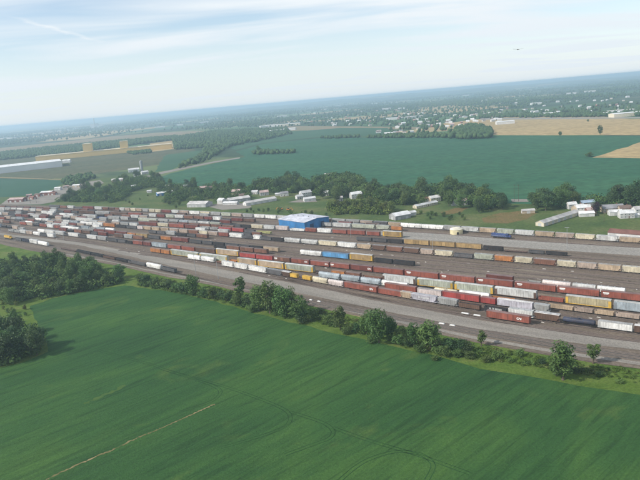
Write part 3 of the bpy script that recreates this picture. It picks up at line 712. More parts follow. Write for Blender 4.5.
def make_car(kind, color, Ln, p, h, emblem=None, detail=1, roofcol=None):
    Ln = max(9.0, round(Ln*2)/2); c = PAL[color]; rnd = random.Random(int(p.x*31+p.y*17))
    root = empty(NAME[kind], (p.x, p.y, RAIL_TOP), h)
    H = H_OF.get(kind, 4.5); near = detail >= 1
    if kind == 'box':
        if Ln < 20: H = 4.45
        link('body', cached(('boxb', Ln, H), lambda: m_box_body(Ln, H)), root, c)
        link('roof', cached(('boxr', Ln, H), lambda: m_box_roof(Ln, H)), root, roofcol or tuple(0.45*x+0.10 for x in c))
        nd = 2 if Ln > 22 else 1; wd = 3.0
        for s in (-1, 1):
            xs = (-Ln*0.0-1.6, 1.6) if nd == 2 else (0,)
            for x in xs: link('door', cached(('door', H, wd), lambda: m_door(H, wd)), root, dim(c, rnd.uniform(0.85, 1.12)), (x, s*1.52, 0), 0 if s > 0 else math.pi)
        if near:
            for s in (-1, 1): link('ladder', cached(('lad', H), lambda: m_ladder(H)), root, c, (s*(Ln/2-0.45), s*1.545, 0), 0 if s > 0 else math.pi)
        add_bogies(root, Ln, 2.6 if Ln > 20 else 2.0, near)
    elif kind == 'hop':
        bays = 4 if Ln > 17 else (3 if Ln > 12 else 2)
        link('body', cached(('hopb', Ln), lambda: m_hop_body(Ln, H, bays)), root, c)
        link('hopper_bays', cached(('hopy', Ln), lambda: m_hop_bays(Ln, bays)), root, tuple(0.3*x+0.03 for x in c))  # darkened body colour: underside shade painted in along with grime
        link('roof', cached(('hopr', Ln), lambda: m_hop_roof(Ln, H)), root, roofcol or tuple(0.75*x+0.08 for x in c))
        link('roof_walk', cached(('hopw', Ln), lambda: m_hop_walk(Ln, H)), root)
        add_bogies(root, Ln, 1.7, near)
    elif kind == 'cyl':
        link('body', cached(('cylb', Ln), lambda: m_cyl_body(Ln, H)), root, c); link('hopper_bays', cached(('hopy', Ln, 3), lambda: m_hop_bays(Ln, 3)), root, tuple(0.3*x+0.03 for x in c)); link('roof_walk', cached(('cylw', Ln), lambda: m_cyl_walk(Ln, H)), root)  # bays again darkened in colour for the shade below the car, plus grime
        add_bogies(root, Ln, 1.7, near)
    elif kind == 'auto':
        link('body', cached(('autb', Ln), lambda: m_auto_body(Ln, H)), root, c); link('roof', cached(('autr', Ln), lambda: m_auto_roof(Ln, H)), root, roofcol or (0.44, 0.44, 0.42))
        dk = PAL['yellow'] if color in ('gold', 'olive gold', 'yellow', 'tan', 'greenish grey', 'cream') else (PAL['brown'] if color != 'blue grey' else dim(c, 0.8))
        link('deck', cached(('autd', Ln), lambda: m_auto_deck(Ln)), root, dk)
        for s in (-1, 1): link('end_door', cached(('ed', H), lambda: m_end_door(H)), root, dim(c, 0.9), (s*(Ln/2-0.22), 0, 0), 0 if s > 0 else math.pi)
        add_bogies(root, Ln, 3.6, near)
    elif kind == 'tank':
        link('tank', cached(('tnk', Ln), lambda: m_tank(Ln)), root, c); link('sill', cached(('tns', Ln), lambda: m_tank_sill(Ln)), root)
        link('dome', cached('tnd', m_tank_dome), root, dim(c, 0.8)); add_bogies(root, Ln, 1.7, near)
    elif kind in ('gon', 'open'):
        link('body', cached((kind, Ln), lambda: m_gon_body(Ln, H)), root, c)
        if rnd.random() < 0.7 and color in ('black', 'dark grey', 'brown', 'dark red'): link('load', cached(('load', Ln, H), lambda: m_load(Ln, H)), root)
        add_bogies(root, Ln, 1.9, near)
    elif kind == 'flat':
        link('deck', cached(('flt', Ln), lambda: m_flat(Ln)), root, c); link('side_stakes', cached(('stk', Ln), lambda: m_stakes(Ln)), root); add_bogies(root, Ln, 1.9, near)
    elif kind == 'loco':
        for q in ('frame', 'hood', 'cab', 'nose', 'handrail'): link(q, cached(('loco', q), lambda q=q: m_loco(q)), root, c if q != 'nose' else dim(c, 1.1))
        for s in (-1, 1): link('window', cached(('loco', 'w'), lambda: m_loco('window')), root, None, (5.55, s*1.503, 0), 0 if s > 0 else math.pi)
        add_bogies(root, 18.4, 3.2, True)
    if emblem:
        ek, fx = emblem; sc = 1.0
        zc = {'bar': H-1.5, 'mark': 2.9, 'word': 2.0 if H < 3 else 3.0}[ek]
        for s in (-1, 1):
            off = {'gon': 1.527, 'open': 1.527, 'hop': 1.595}.get(kind, 1.552 if kind != 'cyl' else 1.56)
            link('lettering' if ek == 'word' else 'white_emblem', cached(('emb', ek), lambda: m_emblem(ek).mesh('white_emblem', WHITE)), root, None, (-s*fx*Ln/2, s*off, zc), 0 if s > 0 else math.pi)
    return root

# each row: kind, colour, first and last picture column along the track [, extra]; the left half, too small to read, continues the mix of its row
B, Hp, C, A, T, Go, Op, Fl, Lo = 'box', 'hop', 'cyl', 'auto', 'tank', 'gon', 'open', 'flat', 'loco'
bar = lambda f=-0.75: ('bar', f)
ROWS = {
 'R1': [(B,'dark grey',48,58.5),(B,'rust brown',59,66),(Hp,'white',66.5,73),(Go,'dark grey',73.5,81),(B,'dark red',82,93),(Hp,'light grey',94,101.5),(Hp,'rust brown',102,108),(Hp,'brown',108.6,114.2),(B,'rust brown',114.8,119),
        (Hp,'white',119.6,124.4),(Hp,'pinkish tan',125,130),(Hp,'cream',130.6,136),(Hp,'tan',136.6,142.4),(Hp,'grey',143,149),(Hp,'cream',149.6,155.4),(Hp,'cream',156,162),(B,'dark red',162.8,172),(Hp,'light grey',172.8,180),
        (Hp,'pinkish tan',180.8,190),(Hp,'white',190.8,201),(Hp,'cream',201.8,211.4),(Hp,'grey',212.4,222.4),(Hp,'greenish grey',223.2,233),(Hp,'pinkish tan',234,244),(Hp,'grey',245,255),(Hp,'white',256,266.4),(Hp,'white',267.2,278),(Hp,'white',279,291),
        (Hp,'grey',292,304.6),(Hp,'grey',305.6,318.6),(Hp,'pinkish tan',319.6,332),(Hp,'grey',333,346),(Hp,'grey',347,360),(Hp,'pinkish tan',361,373.4),(Hp,'dark grey',374.4,388),(Hp,'tan',389,401.4),
        (C,'white',402.4,408),(C,'white',408.8,415),(C,'white',415.8,422),(C,'white',422.8,428.8),(C,'white',429.6,435.8),(C,'white',436.6,443),(Hp,'grey',444,461),(Hp,'light grey',462,479),(Hp,'tan',480,496),(Hp,'greenish grey',497,513.6),
        (Hp,'light grey',514.8,533.6),(Hp,'tan',534.8,553.6),(Hp,'pinkish tan',554.8,573.6),(Hp,'cream',575,594.6),(Hp,'light grey',596,618),(Hp,'tan',619.4,641),(Hp,'pinkish tan',642.4,664),(Hp,'grey',665.5,688)],
 'R1b': ['fill:-30:80:mixed', (B,'brown',80,95),(Hp,'grey',96,110),(B,'brown',111,128),(B,'brick red',129,142.6),(Go,'dark grey',143.4,149.4),(Hp,'light grey',150,157.4),(B,'dark red',158,166),(Hp,'greenish grey',167,175.4),(Hp,'white',176,184.6),(B,'rust brown',185.4,194.6),(B,'rust brown',195.4,205),
         (B,'dark red',205.8,213.6),(Hp,'white',214.4,222.4),(Go,'dark grey',223.2,232.4),(B,'dark red',233.2,244.4),(B,'brown',245.2,256),(B,'grey',322,331.6),(Hp,'light grey',332.4,351),(Hp,'greenish grey',352,375),(Hp,'greenish grey',376.5,390),(B,'orange',392,402.5)],
 'R1d': [(Lo,'dark blue',490.5,512.5)],
 'R1c': ['fill:-30:84:grey', (Hp,'light grey',84,97),(Go,'dark blue',98,108),(Hp,'grey',109,121),(Hp,'grey',122,130),(Op,'dark grey',131,139),(Hp,'greenish grey',140,159),(Hp,'grey',160,170),(Hp,'grey',171,180),(Hp,'blue grey',181,189.6),(Hp,'grey',190.4,198.6),(Hp,'white',199.4,210.6),(Hp,'greenish grey',211.6,221.6),
         (Op,'dark grey',222.6,232),(Op,'dark grey',233,242),(Op,'black',243,251.4),(Hp,'cream',252.4,263.8),(Hp,'light grey',264.8,275.4),(Hp,'pale pink',276.6,288.6),(Go,'white',290.6,304.6),(B,'brick red',305.6,316),(Hp,'white',317,331.4),(B,'brick red',332.6,346.8),(B,'brick red',347.8,365.6),(B,'brick red',367.4,380.4),(A,'gold',383.6,403)],
 'R2': ['fill:-30:76:mixed', (Hp,'light grey',76,93),(Go,'dark grey',94,112),(Hp,'white',112.6,119.4),(Op,'dark grey',120,138),(B,'dark red',139,157),(Hp,'cream',158,168.6),(B,'brick red',169.6,184.6),(B,'dark red',186,199),(Op,'grey',201,210),(Op,'grey',211,219),(B,'bright red',220,232.6),(B,'bright red',233.6,245),(Op,'dark grey',246,256),(Go,'olive',257.6,272.4),
        (Op,'dark grey',358,373),(Op,'dark grey',374.2,388),(Op,'black',389.2,403.6),(B,'gold',405.4,429.4),(B,'gold',430.8,455),(B,'gold',456.4,481.4),(Op,'black',483,502.6),(Fl,'brown',504,526.6),(Go,'dark grey',528,543.6),(Go,'black',545,566.4)],
 'R3': ['fill:-30:80:white', (C,'white',80,92.4),(Hp,'white',93.2,103),(B,'orange',104,115.4),(Op,'black',116.4,127),(Op,'dark grey',127.8,138),(B,'pale pink',138.8,144.4),(Hp,'tan',145.2,153),(Hp,'tan',153.8,162),(Hp,'tan',162.8,171),(Hp,'pinkish tan',171.8,180.4),(Hp,'pinkish tan',181.2,190),(Hp,'rust brown',190.8,200.4),
        (Hp,'cream',201.2,209.6),(Hp,'pinkish tan',210.6,220),(B,'brick red',221,230.6),(Hp,'white',231.8,244.4),(Op,'dark grey',245.6,254.6),(Hp,'white',255.4,262.4),(Op,'dark grey',263.4,273),(Op,'black',274,284.8),(C,'light grey',286,301.6),(C,'light grey',302.8,319),(Hp,'cream',320.2,337.6),(Hp,'white',338.8,356.6),
        (Hp,'tan',358,371.6),(Hp,'brown',372.8,385.6),(Hp,'rust brown',386.8,402.6),(Hp,'brown',403.8,419.4),(Hp,'pinkish tan',420.6,433.6),(Hp,'cream',435.4,453),(Op,'dark grey',454.2,473.4),(Hp,'greenish grey',474.8,493.6),(Hp,'orange',495.2,513),(Hp,'cream',515,532.4),(Hp,'rust brown',533.6,555.6),(Hp,'cream',557,575.6),
        (Hp,'pinkish tan',577,596.6),(Hp,'tan',598,620.8),(Hp,'cream',622.2,645),(Hp,'rust brown',646.5,668)],
 'R4': ['fill:-30:61:mixed', (C,'white',61.5,80),(Op,'grey',81,94.6),(B,'dark red',95.4,106),(B,'dark red',106.8,117),(B,'dark red',117.8,128.4),(B,'orange',129.2,137.4),(B,'gold',138.2,149.4),(Op,'dark grey',150.2,161.6),(B,'orange',163,173),(B,'dark red',174.2,190),(Op,'dark grey',191.2,203),(Op,'dark grey',204.2,213.6),
        (Op,'black',214.8,225.4),(Op,'dark grey',226.6,239),(Op,'dark grey',240.2,250.4),(Op,'black',251.4,262.6),(B,'tan',264.4,279),(C,'white',300.4,321.4),(B,'blue',322.6,348.6),(A,'gold',350.4,373.4),(Op,'black',375,393),(Op,'black',394.4,415)],
 'R4b': [(B,'dark red',487,513.4),(Go,'grey',527,541),(C,'pale pink',542.6,571.2),(C,'light grey',572.6,595.8),(C,'white',597.2,625.4)],
 'R5': ['fill:-30:46:white', (Hp,'white',46.5,56),(Hp,'light grey',57,66),(Go,'dark grey',66.8,70),(Hp,'white',70.6,80.6),(Op,'dark grey',81.2,88.2),(Hp,'white',89,98.4),(Hp,'grey',99.4,108),(Op,'dark grey',109,118.4),(Op,'dark grey',119.4,127),(Go,'black',128,133),(B,'brick red',134.2,143.4),(B,'dark red',144.4,151.6),(B,'blue grey',152.6,167),(B,'brick red',168.4,181.4),
        (B,'brick red',182.6,195.4),(B,'brown',196.6,216),(A,'tan',217.4,239.6),(B,'bright red',241,256.4),(B,'bright red',257.4,273.8),(B,'rust brown',275.2,291.2,bar()),(B,'brick red',292.4,310.4,('mark',0.7)),(B,'brick red',311.6,330.4,('mark',0.75)),(B,'brick red',331.6,350.8,bar(-0.8)),(B,'dark red',352,373.6,('mark',0.75)),
        (B,'brick red',374.8,404.6),(B,'brick red',406,439.4,bar()),(B,'brick red',440.8,475.4,bar()),(B,'brick red',477,513.6,bar()),(B,'brick red',515.2,556.2,bar()),(B,'brick red',557.8,599.4,bar()),(B,'brick red',601,643,bar()),(B,'brick red',645,690,bar())],
 'R6': [(B,'orange',151,161),(B,'orange',162,170),(A,'greenish grey',171.4,199.6),(A,'greenish grey',201,229),(Go,'orange',230.4,238),(A,'tan',239.4,258.4),(A,'tan',259.8,285.4),(A,'greenish grey',286.8,315),(Fl,'brown',316.4,331),(B,'orange',333,346),(B,'rust brown',347,361.4),(Go,'rust brown',363,382.4),(A,'light grey',384,417.2),(A,'greenish grey',418.6,454.4),
        (A,'greenish grey',455.8,494.2),(A,'light grey',495.6,537),(Go,'brick red',538.6,563.8),(A,'olive gold',565.4,612),(A,'blue grey',613.6,664)],
 'R7': [(C,'white',188,200.4),(C,'white',201.6,214.8),(Fl,'rust brown',216,228),(C,'blue grey',320,341),(C,'blue grey',342.4,360.6),(C,'blue grey',362,381.2),(C,'white',383,408.6),(Go,'black',410,433),(T,'cream',434.6,458.4),(C,'white',460,490),(Go,'orange',491.4,515),(Go,'tan',548,573),(Go,'pinkish tan',574.6,593),(Go,'tan',594.6,614),(Go,'pinkish tan',615.6,640)],
 'R7b': [(B,'brick red',386,417),(B,'pale pink',418.4,442),(B,'bright red',443.4,480),(B,'bright red',481.6,496.2),(B,'lilac grey',497.6,533.4),(Hp,'grey',535,549)],
 'R8': [(Hp,'white',222,233.4),(Hp,'white',234.4,248.4),(Hp,'white',249.6,267.6),(Hp,'dark grey',269,284),(Hp,'brown',285,290.8),(Fl,'brown',291.6,314,'containers'),(C,'cream',315,329.4),(C,'pale pink',330.6,345.4),(B,'brick red',346.6,378.6,('mark',0.7)),(B,'brick red',380,402.6),(Hp,'tan',403.6,410.4),(Hp,'lilac grey',411.6,437,('word',0.0)),
        (Hp,'grey',438.4,457.6),(Op,'brown',459,480.6),(Op,'black',484.4,507.4,('word',0.0)),(Hp,'light grey',509,534),(Hp,'brown',535.4,560.4),(T,'blue black',562.4,597),(B,'white',598.6,633),(B,'brown',634.6,668)],
 'R9': [(B,'brick red',486.6,530.4,('mark',0.55))],
 'RF': [(Lo,'yellow',1.5,12.5),(Op,'dark grey',14.6,21),(Op,'blue black',21.8,28.4),(Hp,'white',29.2,37.2),(C,'white',38,47),(Fl,'brown',60,75),(Go,'black',76,90),(Go,'black',91,102),(Go,'brown',103,115.4),(Go,'black',116.4,128),(Go,'dark grey',129,146.8),(C,'white',148.2,163),(Op,'dark grey',164.4,177)],
}
FILLS = {'dark': [(Op,'dark grey'),(B,'dark red'),(Go,'black'),(B,'rust brown'),(Hp,'grey'),(T,'black'),(B,'brown')],
 'mixed': [(B,'dark red'),(Hp,'light grey'),(B,'rust brown'),(Hp,'grey'),(Op,'dark grey'),(Hp,'white'),(B,'brick red'),(Hp,'pinkish tan'),(Go,'dark grey'),(T,'black')],
         'grey': [(Hp,'grey'),(Hp,'light grey'),(Op,'dark grey'),(Hp,'white'),(B,'brown'),(T,'black'),(Hp,'greenish grey')],
         'white': [(Hp,'white'),(Hp,'light grey'),(C,'white'),(Op,'dark grey'),(B,'blue grey'),(T,'black'),(Hp,'pinkish tan'),(Op,'grey')]}
FILL2 = {'E6': ['fill:-30:60:grey','fill:90:150:mixed','fill:176:236:dark'], 'E7': ['fill:-30:110:mixed','fill:150:250:dark'], 'E0': ['fill:90:150:mixed', 'fill:196:262:mixed'], 'E1': ['fill:-30:100:mixed','fill:150:215:dark'], 'E2': ['fill:20:118:white'], 'E3': ['fill:60:150:dark','fill:215:268:dark'], 'E10': ['fill:-30:60:white'], 'E9': ['fill:0:120:dark', 'fill:170:215:dark', 'fill:300:380:dark']}
for k_, v_ in FILL2.items(): ROWS[k_] = v_
ROWNAME = {'E6': 'second row behind the blue building', 'E7': 'narrow row left of the blue building', 'E0': 'row just behind the tan hoppers', 'E1': 'row just before the tan hoppers', 'E2': 'short far row near the gravel', 'E3': 'dark row behind the red boxcars', 'E10': 'short row at the far gravel end', 'E9': 'crowded row below the back row', 'RF': 'track beside the hedge', 'R9': 'siding nearest the gravel road', 'R8': 'frontmost long row', 'R7b': 'second row from the gravel road', 'R7': 'third row from the gravel road', 'R6': 'row of car carriers', 'R5': 'long row of red boxcars',
           'R4b': 'short row behind red boxcars', 'R4': 'row of the blue boxcar', 'R3': 'long row of tan hoppers', 'R2': 'row of gold boxcars', 'R1c': 'row before the blue building', 'R1d': 'siding by the paved lot', 'R1b': 'row behind the blue building', 'R1': 'back row under the trees'}
ORD = 'first second third fourth fifth sixth seventh eighth ninth tenth eleventh twelfth thirteenth fourteenth fifteenth sixteenth seventeenth eighteenth nineteenth'.split()
def ordw(n):
    if n < 20: return ORD[n-1]
    t = ['twenty', 'thirty', 'forty', 'fifty', 'sixty', 'seventy'][n//10-2]; te = ['twentieth', 'thirtieth', 'fortieth', 'fiftieth', 'sixtieth', 'seventieth'][n//10-2]
    return te if n % 10 == 0 else t + ORD[n % 10 - 1]
TYPE = {'box': 'boxcar', 'hop': 'ribbed hopper', 'cyl': 'smooth hopper', 'auto': 'car carrier', 'tank': 'tank car', 'gon': 'gondola', 'open': 'open hopper', 'flat': 'flat car', 'loco': 'locomotive'}
CARS = []
for rk, items in ROWS.items():
    tr = TRK[rk]; lst = []; rnd = random.Random(rk)
    for it in items:
        if isinstance(it, str):
            _, x0, x1, pal = it.split(':'); s, s1 = tr.s_px(float(x0)), tr.s_px(float(x1)); prev = None
            while s < s1 - 9:
                k, c = rnd.choice(FILLS[pal]); Ln = {'box': 17, 'hop': 16, 'cyl': 17, 'open': 14, 'gon': 17, 'tank': 15}[k]
                lst.append((k, c, s, min(s + Ln, s1), None)); s += Ln + 1.3
                if rnd.random() < 0.17: s += rnd.uniform(10, 40)
        else:
            lst.append((it[0], it[1], tr.s_px(it[2]), tr.s_px(it[3]), it[4] if len(it) > 4 else None))
    made = []
    for k, c, a, b, ex in lst:
        sm = (a + b) / 2; p = tr.at(sm); h = tr.heading(sm); Ln = (b - a) * 1.0 - 0.3
        e = ex if isinstance(ex, tuple) else None
        o = make_car(k, c, Ln, p, h, e, 1 if px_per_m(p) > 1.15 else 0, (0.62, 0.6, 0.58) if (rk, c) in (('R8', 'brown'), ('R7b', 'lilac grey')) else None)
        made.append((o, k, c, ex, p, h, Ln))
    CARS.append((rk, made))
seen_labels = set(); yellow_boxes = []
for rk, made in CARS:
    n = len(made)
    for i, (o, k, c, ex, p, h, Ln) in enumerate(made):
        nm = f"{c} {TYPE[k]}"
        if isinstance(ex, tuple): nm += {'bar': ' with white patch', 'mark': ' with white emblem', 'word': ' with lettering'}[ex[0]]
        lb = None; ro = ROWNAME[rk]
        nb = [f"{made[j][2]} {TYPE[made[j][1]]}" for j in (i-1, i+1) if 0 <= j < n]
        cands = []
        if len(nb) == 2 and nb[0] != nb[1]: cands.append(f"{nm} between {nb[0]} and {nb[1]}, {ro}")
        elif len(nb) == 2: cands.append(f"{nm} between two {nb[0]}s, {ro}")
        elif len(nb) == 1: cands.append(f"{nm} at the end beside {nb[0]}, {ro}")
        else: cands.append(f"lone {nm} standing on the {ro}")
        cands.append(f"{nm}, {ordw(n-i)} from the right end, {ro}")
        cands.append(f"{c} {TYPE[k]}, {ordw(n-i)} from the right end, {ro}")
        for cd in cands:
            if cd not in seen_labels and len(cd.replace('-', ' ').split()) <= 16: lb = cd; break
        lb = lb or cands[-1]; seen_labels.add(lb)
        tag(o, lb, TYPE[k].split()[-1] if TYPE[k] not in ('car carrier', 'tank car', 'flat car') else TYPE[k], ro if n > 1 else None)
        if ex == 'containers': yellow_boxes.append((o, p, h, Ln))
for o, p, h, Ln in yellow_boxes:
    for q, (x, wd) in enumerate(((-Ln*0.33, Ln*0.32), (Ln*0.26, Ln*0.36))):
        mb = MB(); mb.extrude_z(corr(wd, 2.5, 0.8, 0.05), 0, 2.7); v = Vector((math.cos(h)*x, math.sin(h)*x, 0))
        lo = empty('yellow_container', (p.x+v.x, p.y+v.y, RAIL_TOP+1.205), h, ['yellow box on the flat car, beside the brown hopper', 'yellow box on the flat car, beside the cream hopper'][q], 'container', 'yellow boxes on the flat car')
        link('body', mb.mesh('body', PAINT_CLEAN), lo, PAL['yellow']); l2 = MB(); l2.box(-wd/2-0.03, wd/2+0.03, -1.28, 1.28, 2.702, 2.78); link('roof', l2.mesh('roof', PAINT_CLEAN), lo, dim(PAL['yellow'], 0.8))
def along_track(rk, x, off=0.0):
    tr = TRK[rk]; s = tr.s_px(x); p = tr.at(s); h = tr.heading(s); return p + Vector((-math.sin(h), math.cos(h), 0)) * off, h
# loose things lying in the yard
for x, rk, off, ln, lb in ((440.5,'RF',-0.2,3.6,'white sheet lying between rails near a tall hedge tree'),(451,'RF',-0.2,3.4,'white sheet lying right of the similar sheet near hedge'),(464,'R9',0.6,5,'long white panel on the ballast before brown open hopper'),(476,'R9',0.6,4.6,'white panel end to end with the longer panel'),(314,'RF',0,2.4,'small white slab beside the cluster of hedge trees'),(322,'RF',0,2.8,'white slab right of the smaller slab near hedge')):
    p, h = along_track(rk, x, off); mb = MB()
    for i in range(3): mb.box(-ln/2+i*0.15, ln/2-i*0.2, -0.55+i*0.04, 0.55-i*0.07, i*0.16, i*0.16+0.15)
    o = link('white_panel', mb.mesh('white_panel', WHITE), None, None, (p.x, p.y, RAIL_TOP+0.01), h); tag(o, lb, 'panel', 'white panels lying in the yard')

# small scrap, ties and pale heaps lying about on the ballast
def scrap():
    rnd = random.Random(44); mb = MB()
    for i in range(420):
        x = rnd.uniform(40, 640); a = np.interp(x, [0,80,160,240,320,400,480,560,640], [209,213,217,223,229,246,253,259,265]); b = np.interp(x, [0,80,160,240,320,400,480,560,640], [232,244,258,273,286,300,314,326,336])
        p = G(x, rnd.uniform(a, b)); h = R(-40) + rnd.uniform(-0.3, 0.3); l, w_, z = rnd.uniform(0.5, 3.2), rnd.uniform(0.3, 0.9), rnd.uniform(0.15, 0.5)
        k = len(mb.v); mb.box(-l/2, l/2, -w_/2, w_/2, 0.17, 0.2+z, rnd.choice((0, 0, 1, 2)))
        for q in range(k, k+8): vx, vy, vz = mb.v[q]; f = 0.7 if vz > 0.19 else 1.0; vx, vy = vx*f, vy*f; mb.v[q] = (p.x+vx*math.cos(h)-vy*math.sin(h), p.y+vx*math.sin(h)+vy*math.cos(h), vz)
    tag(link('scrap', mb.mesh('scrap', CONCRETE, BARK, WHEEL)), 'pale and dark scrap scattered between the tracks', None, None, 'stuff')
scrap()

# ------------------------------------------------------------------ buildings
WALLC = {'white': (0.60,0.59,0.57), 'cream': (0.62,0.55,0.42), 'grey': (0.36,0.36,0.36), 'red': (0.20,0.085,0.065), 'tan': (0.42,0.34,0.25), 'yellow': (0.62,0.45,0.16), 'blue': (0.05,0.21,0.50), 'brick': (0.26,0.12,0.09), 'brown': (0.2,0.13,0.09)}
ROOFC = {'white': (0.62,0.62,0.61), 'pale': (0.52,0.50,0.48), 'grey': (0.24,0.24,0.25), 'brown': (0.17,0.12,0.10), 'pink': (0.46,0.34,0.31), 'red': (0.19,0.09,0.07), 'dark': (0.09,0.09,0.10), 'blue': (0.32,0.40,0.50), 'lilac': (0.46,0.46,0.54)}
def gable(wd, dp, h, rise, over=0.35, th=0.18):
    """walls with gable ends and a separate two-sided roof; ridge along x"""
    wm = MB(); wm.extrude_x([(-dp/2,0),(dp/2,0),(dp/2,h),(0,h+rise),(-dp/2,h)], [-wd/2, wd/2])
    a = rise/(dp/2); rm = MB(); e = dp/2+over; g = 0.02
    rm.extrude_x([(-e,h-a*over+g),(0,h+rise+g),(e,h-a*over+g),(e,h-a*over+g+th),(0,h+rise+g+th*1.15),(-e,h-a*over+g+th)], [-wd/2-over, wd/2+over])
    return wm, rm
def m_window(): 
    mb = MB(); mb.box(-0.55,0.55,0,0.05,-0.75,0.75); return mb.mesh('window', WHITE)
def m_pane():
    mb = MB(); mb.box(-0.42,0.42,0.052,0.07,-0.62,-0.03); mb.box(-0.42,0.42,0.052,0.07,0.03,0.62); return mb.mesh('pane', GLASS)
def m_hdoor():
    mb = MB(); mb.box(-0.5,0.5,0,0.06,0.05,2.15); return mb.mesh('door', plain('front_door', (0.14,0.08,0.06), 0.2, 2))
def m_bigdoor():
    mb = MB(); mb.box(-1.8,1.8,0,0.06,0.0,3.0); return mb.mesh('door', plain('roller_door', (0.45,0.45,0.44), 0.1, 3))
def m_chim():
    mb = MB(); mb.box(-0.35,0.35,-0.35,0.35,-0.8,1.1); return mb.mesh('chimney', plain('chimney_brick', (0.2,0.09,0.07), 0.2, 4))
def house(px, py, wd, dp, h, rise, rot, wall, roof, label, cat='house', group=None, detail='house'):
    p = G(px, py); rz = R(rot)
    o = empty('farm_shed' if cat in ('shed', 'barn') else ('warehouse' if cat == 'warehouse' else 'house'), (p.x, p.y, 0.05), rz, label, cat, group)
    wm, rm = gable(wd, dp, h, rise)
    link('wall', wm.mesh('wall', PAINT_CLEAN), o, WALLC[wall]); rf = link('roof', rm.mesh('roof', ROOFP), o, ROOFC[roof])
    if detail == 'house':
        n = max(2, int(wd/3.2))
        for s in (-1, 1):
            for i in range(n):
                x = -wd/2 + (i+0.5)*wd/n
                if i == n//2: link('door', cached('hd', m_hdoor), o, None, (x, s*(dp/2), 0), 0 if s > 0 else math.pi)
                else:
                    wn = link('window', cached('hw', m_window), o, None, (x, s*dp/2, min(h-1.0, 1.6)), 0 if s > 0 else math.pi); link('pane', cached('hp', m_pane), wn)
                if h > 4.5:
                    wn = link('window', cached('hw', m_window), o, None, (x, s*dp/2, h-1.1), 0 if s > 0 else math.pi); link('pane', cached('hp', m_pane), wn)
        for e in (-1, 1):
            wn = link('window', cached('hw', m_window), o, None, (e*wd/2, 0.6, min(h-0.8, 1.7)), -e*math.pi/2); link('pane', cached('hp', m_pane), wn)
        link('chimney', cached('ch', m_chim), rf, None, (wd*0.22, 0.4, h+rise))
    else:
        for e in (-1, 1): link('door', cached('bd', m_bigdoor), o, None, (e*wd/2, 0, 0), -e*math.pi/2)
        k = max(1, int(wd/9))
        for s in (-1, 1):
            for i in range(k): link('door', cached('bd', m_bigdoor), o, None, (-wd/2+(i+0.5)*wd/k, s*dp/2, 0), 0 if s > 0 else math.pi)
    return o
TD = -40                                              # heading of the tracks in degrees
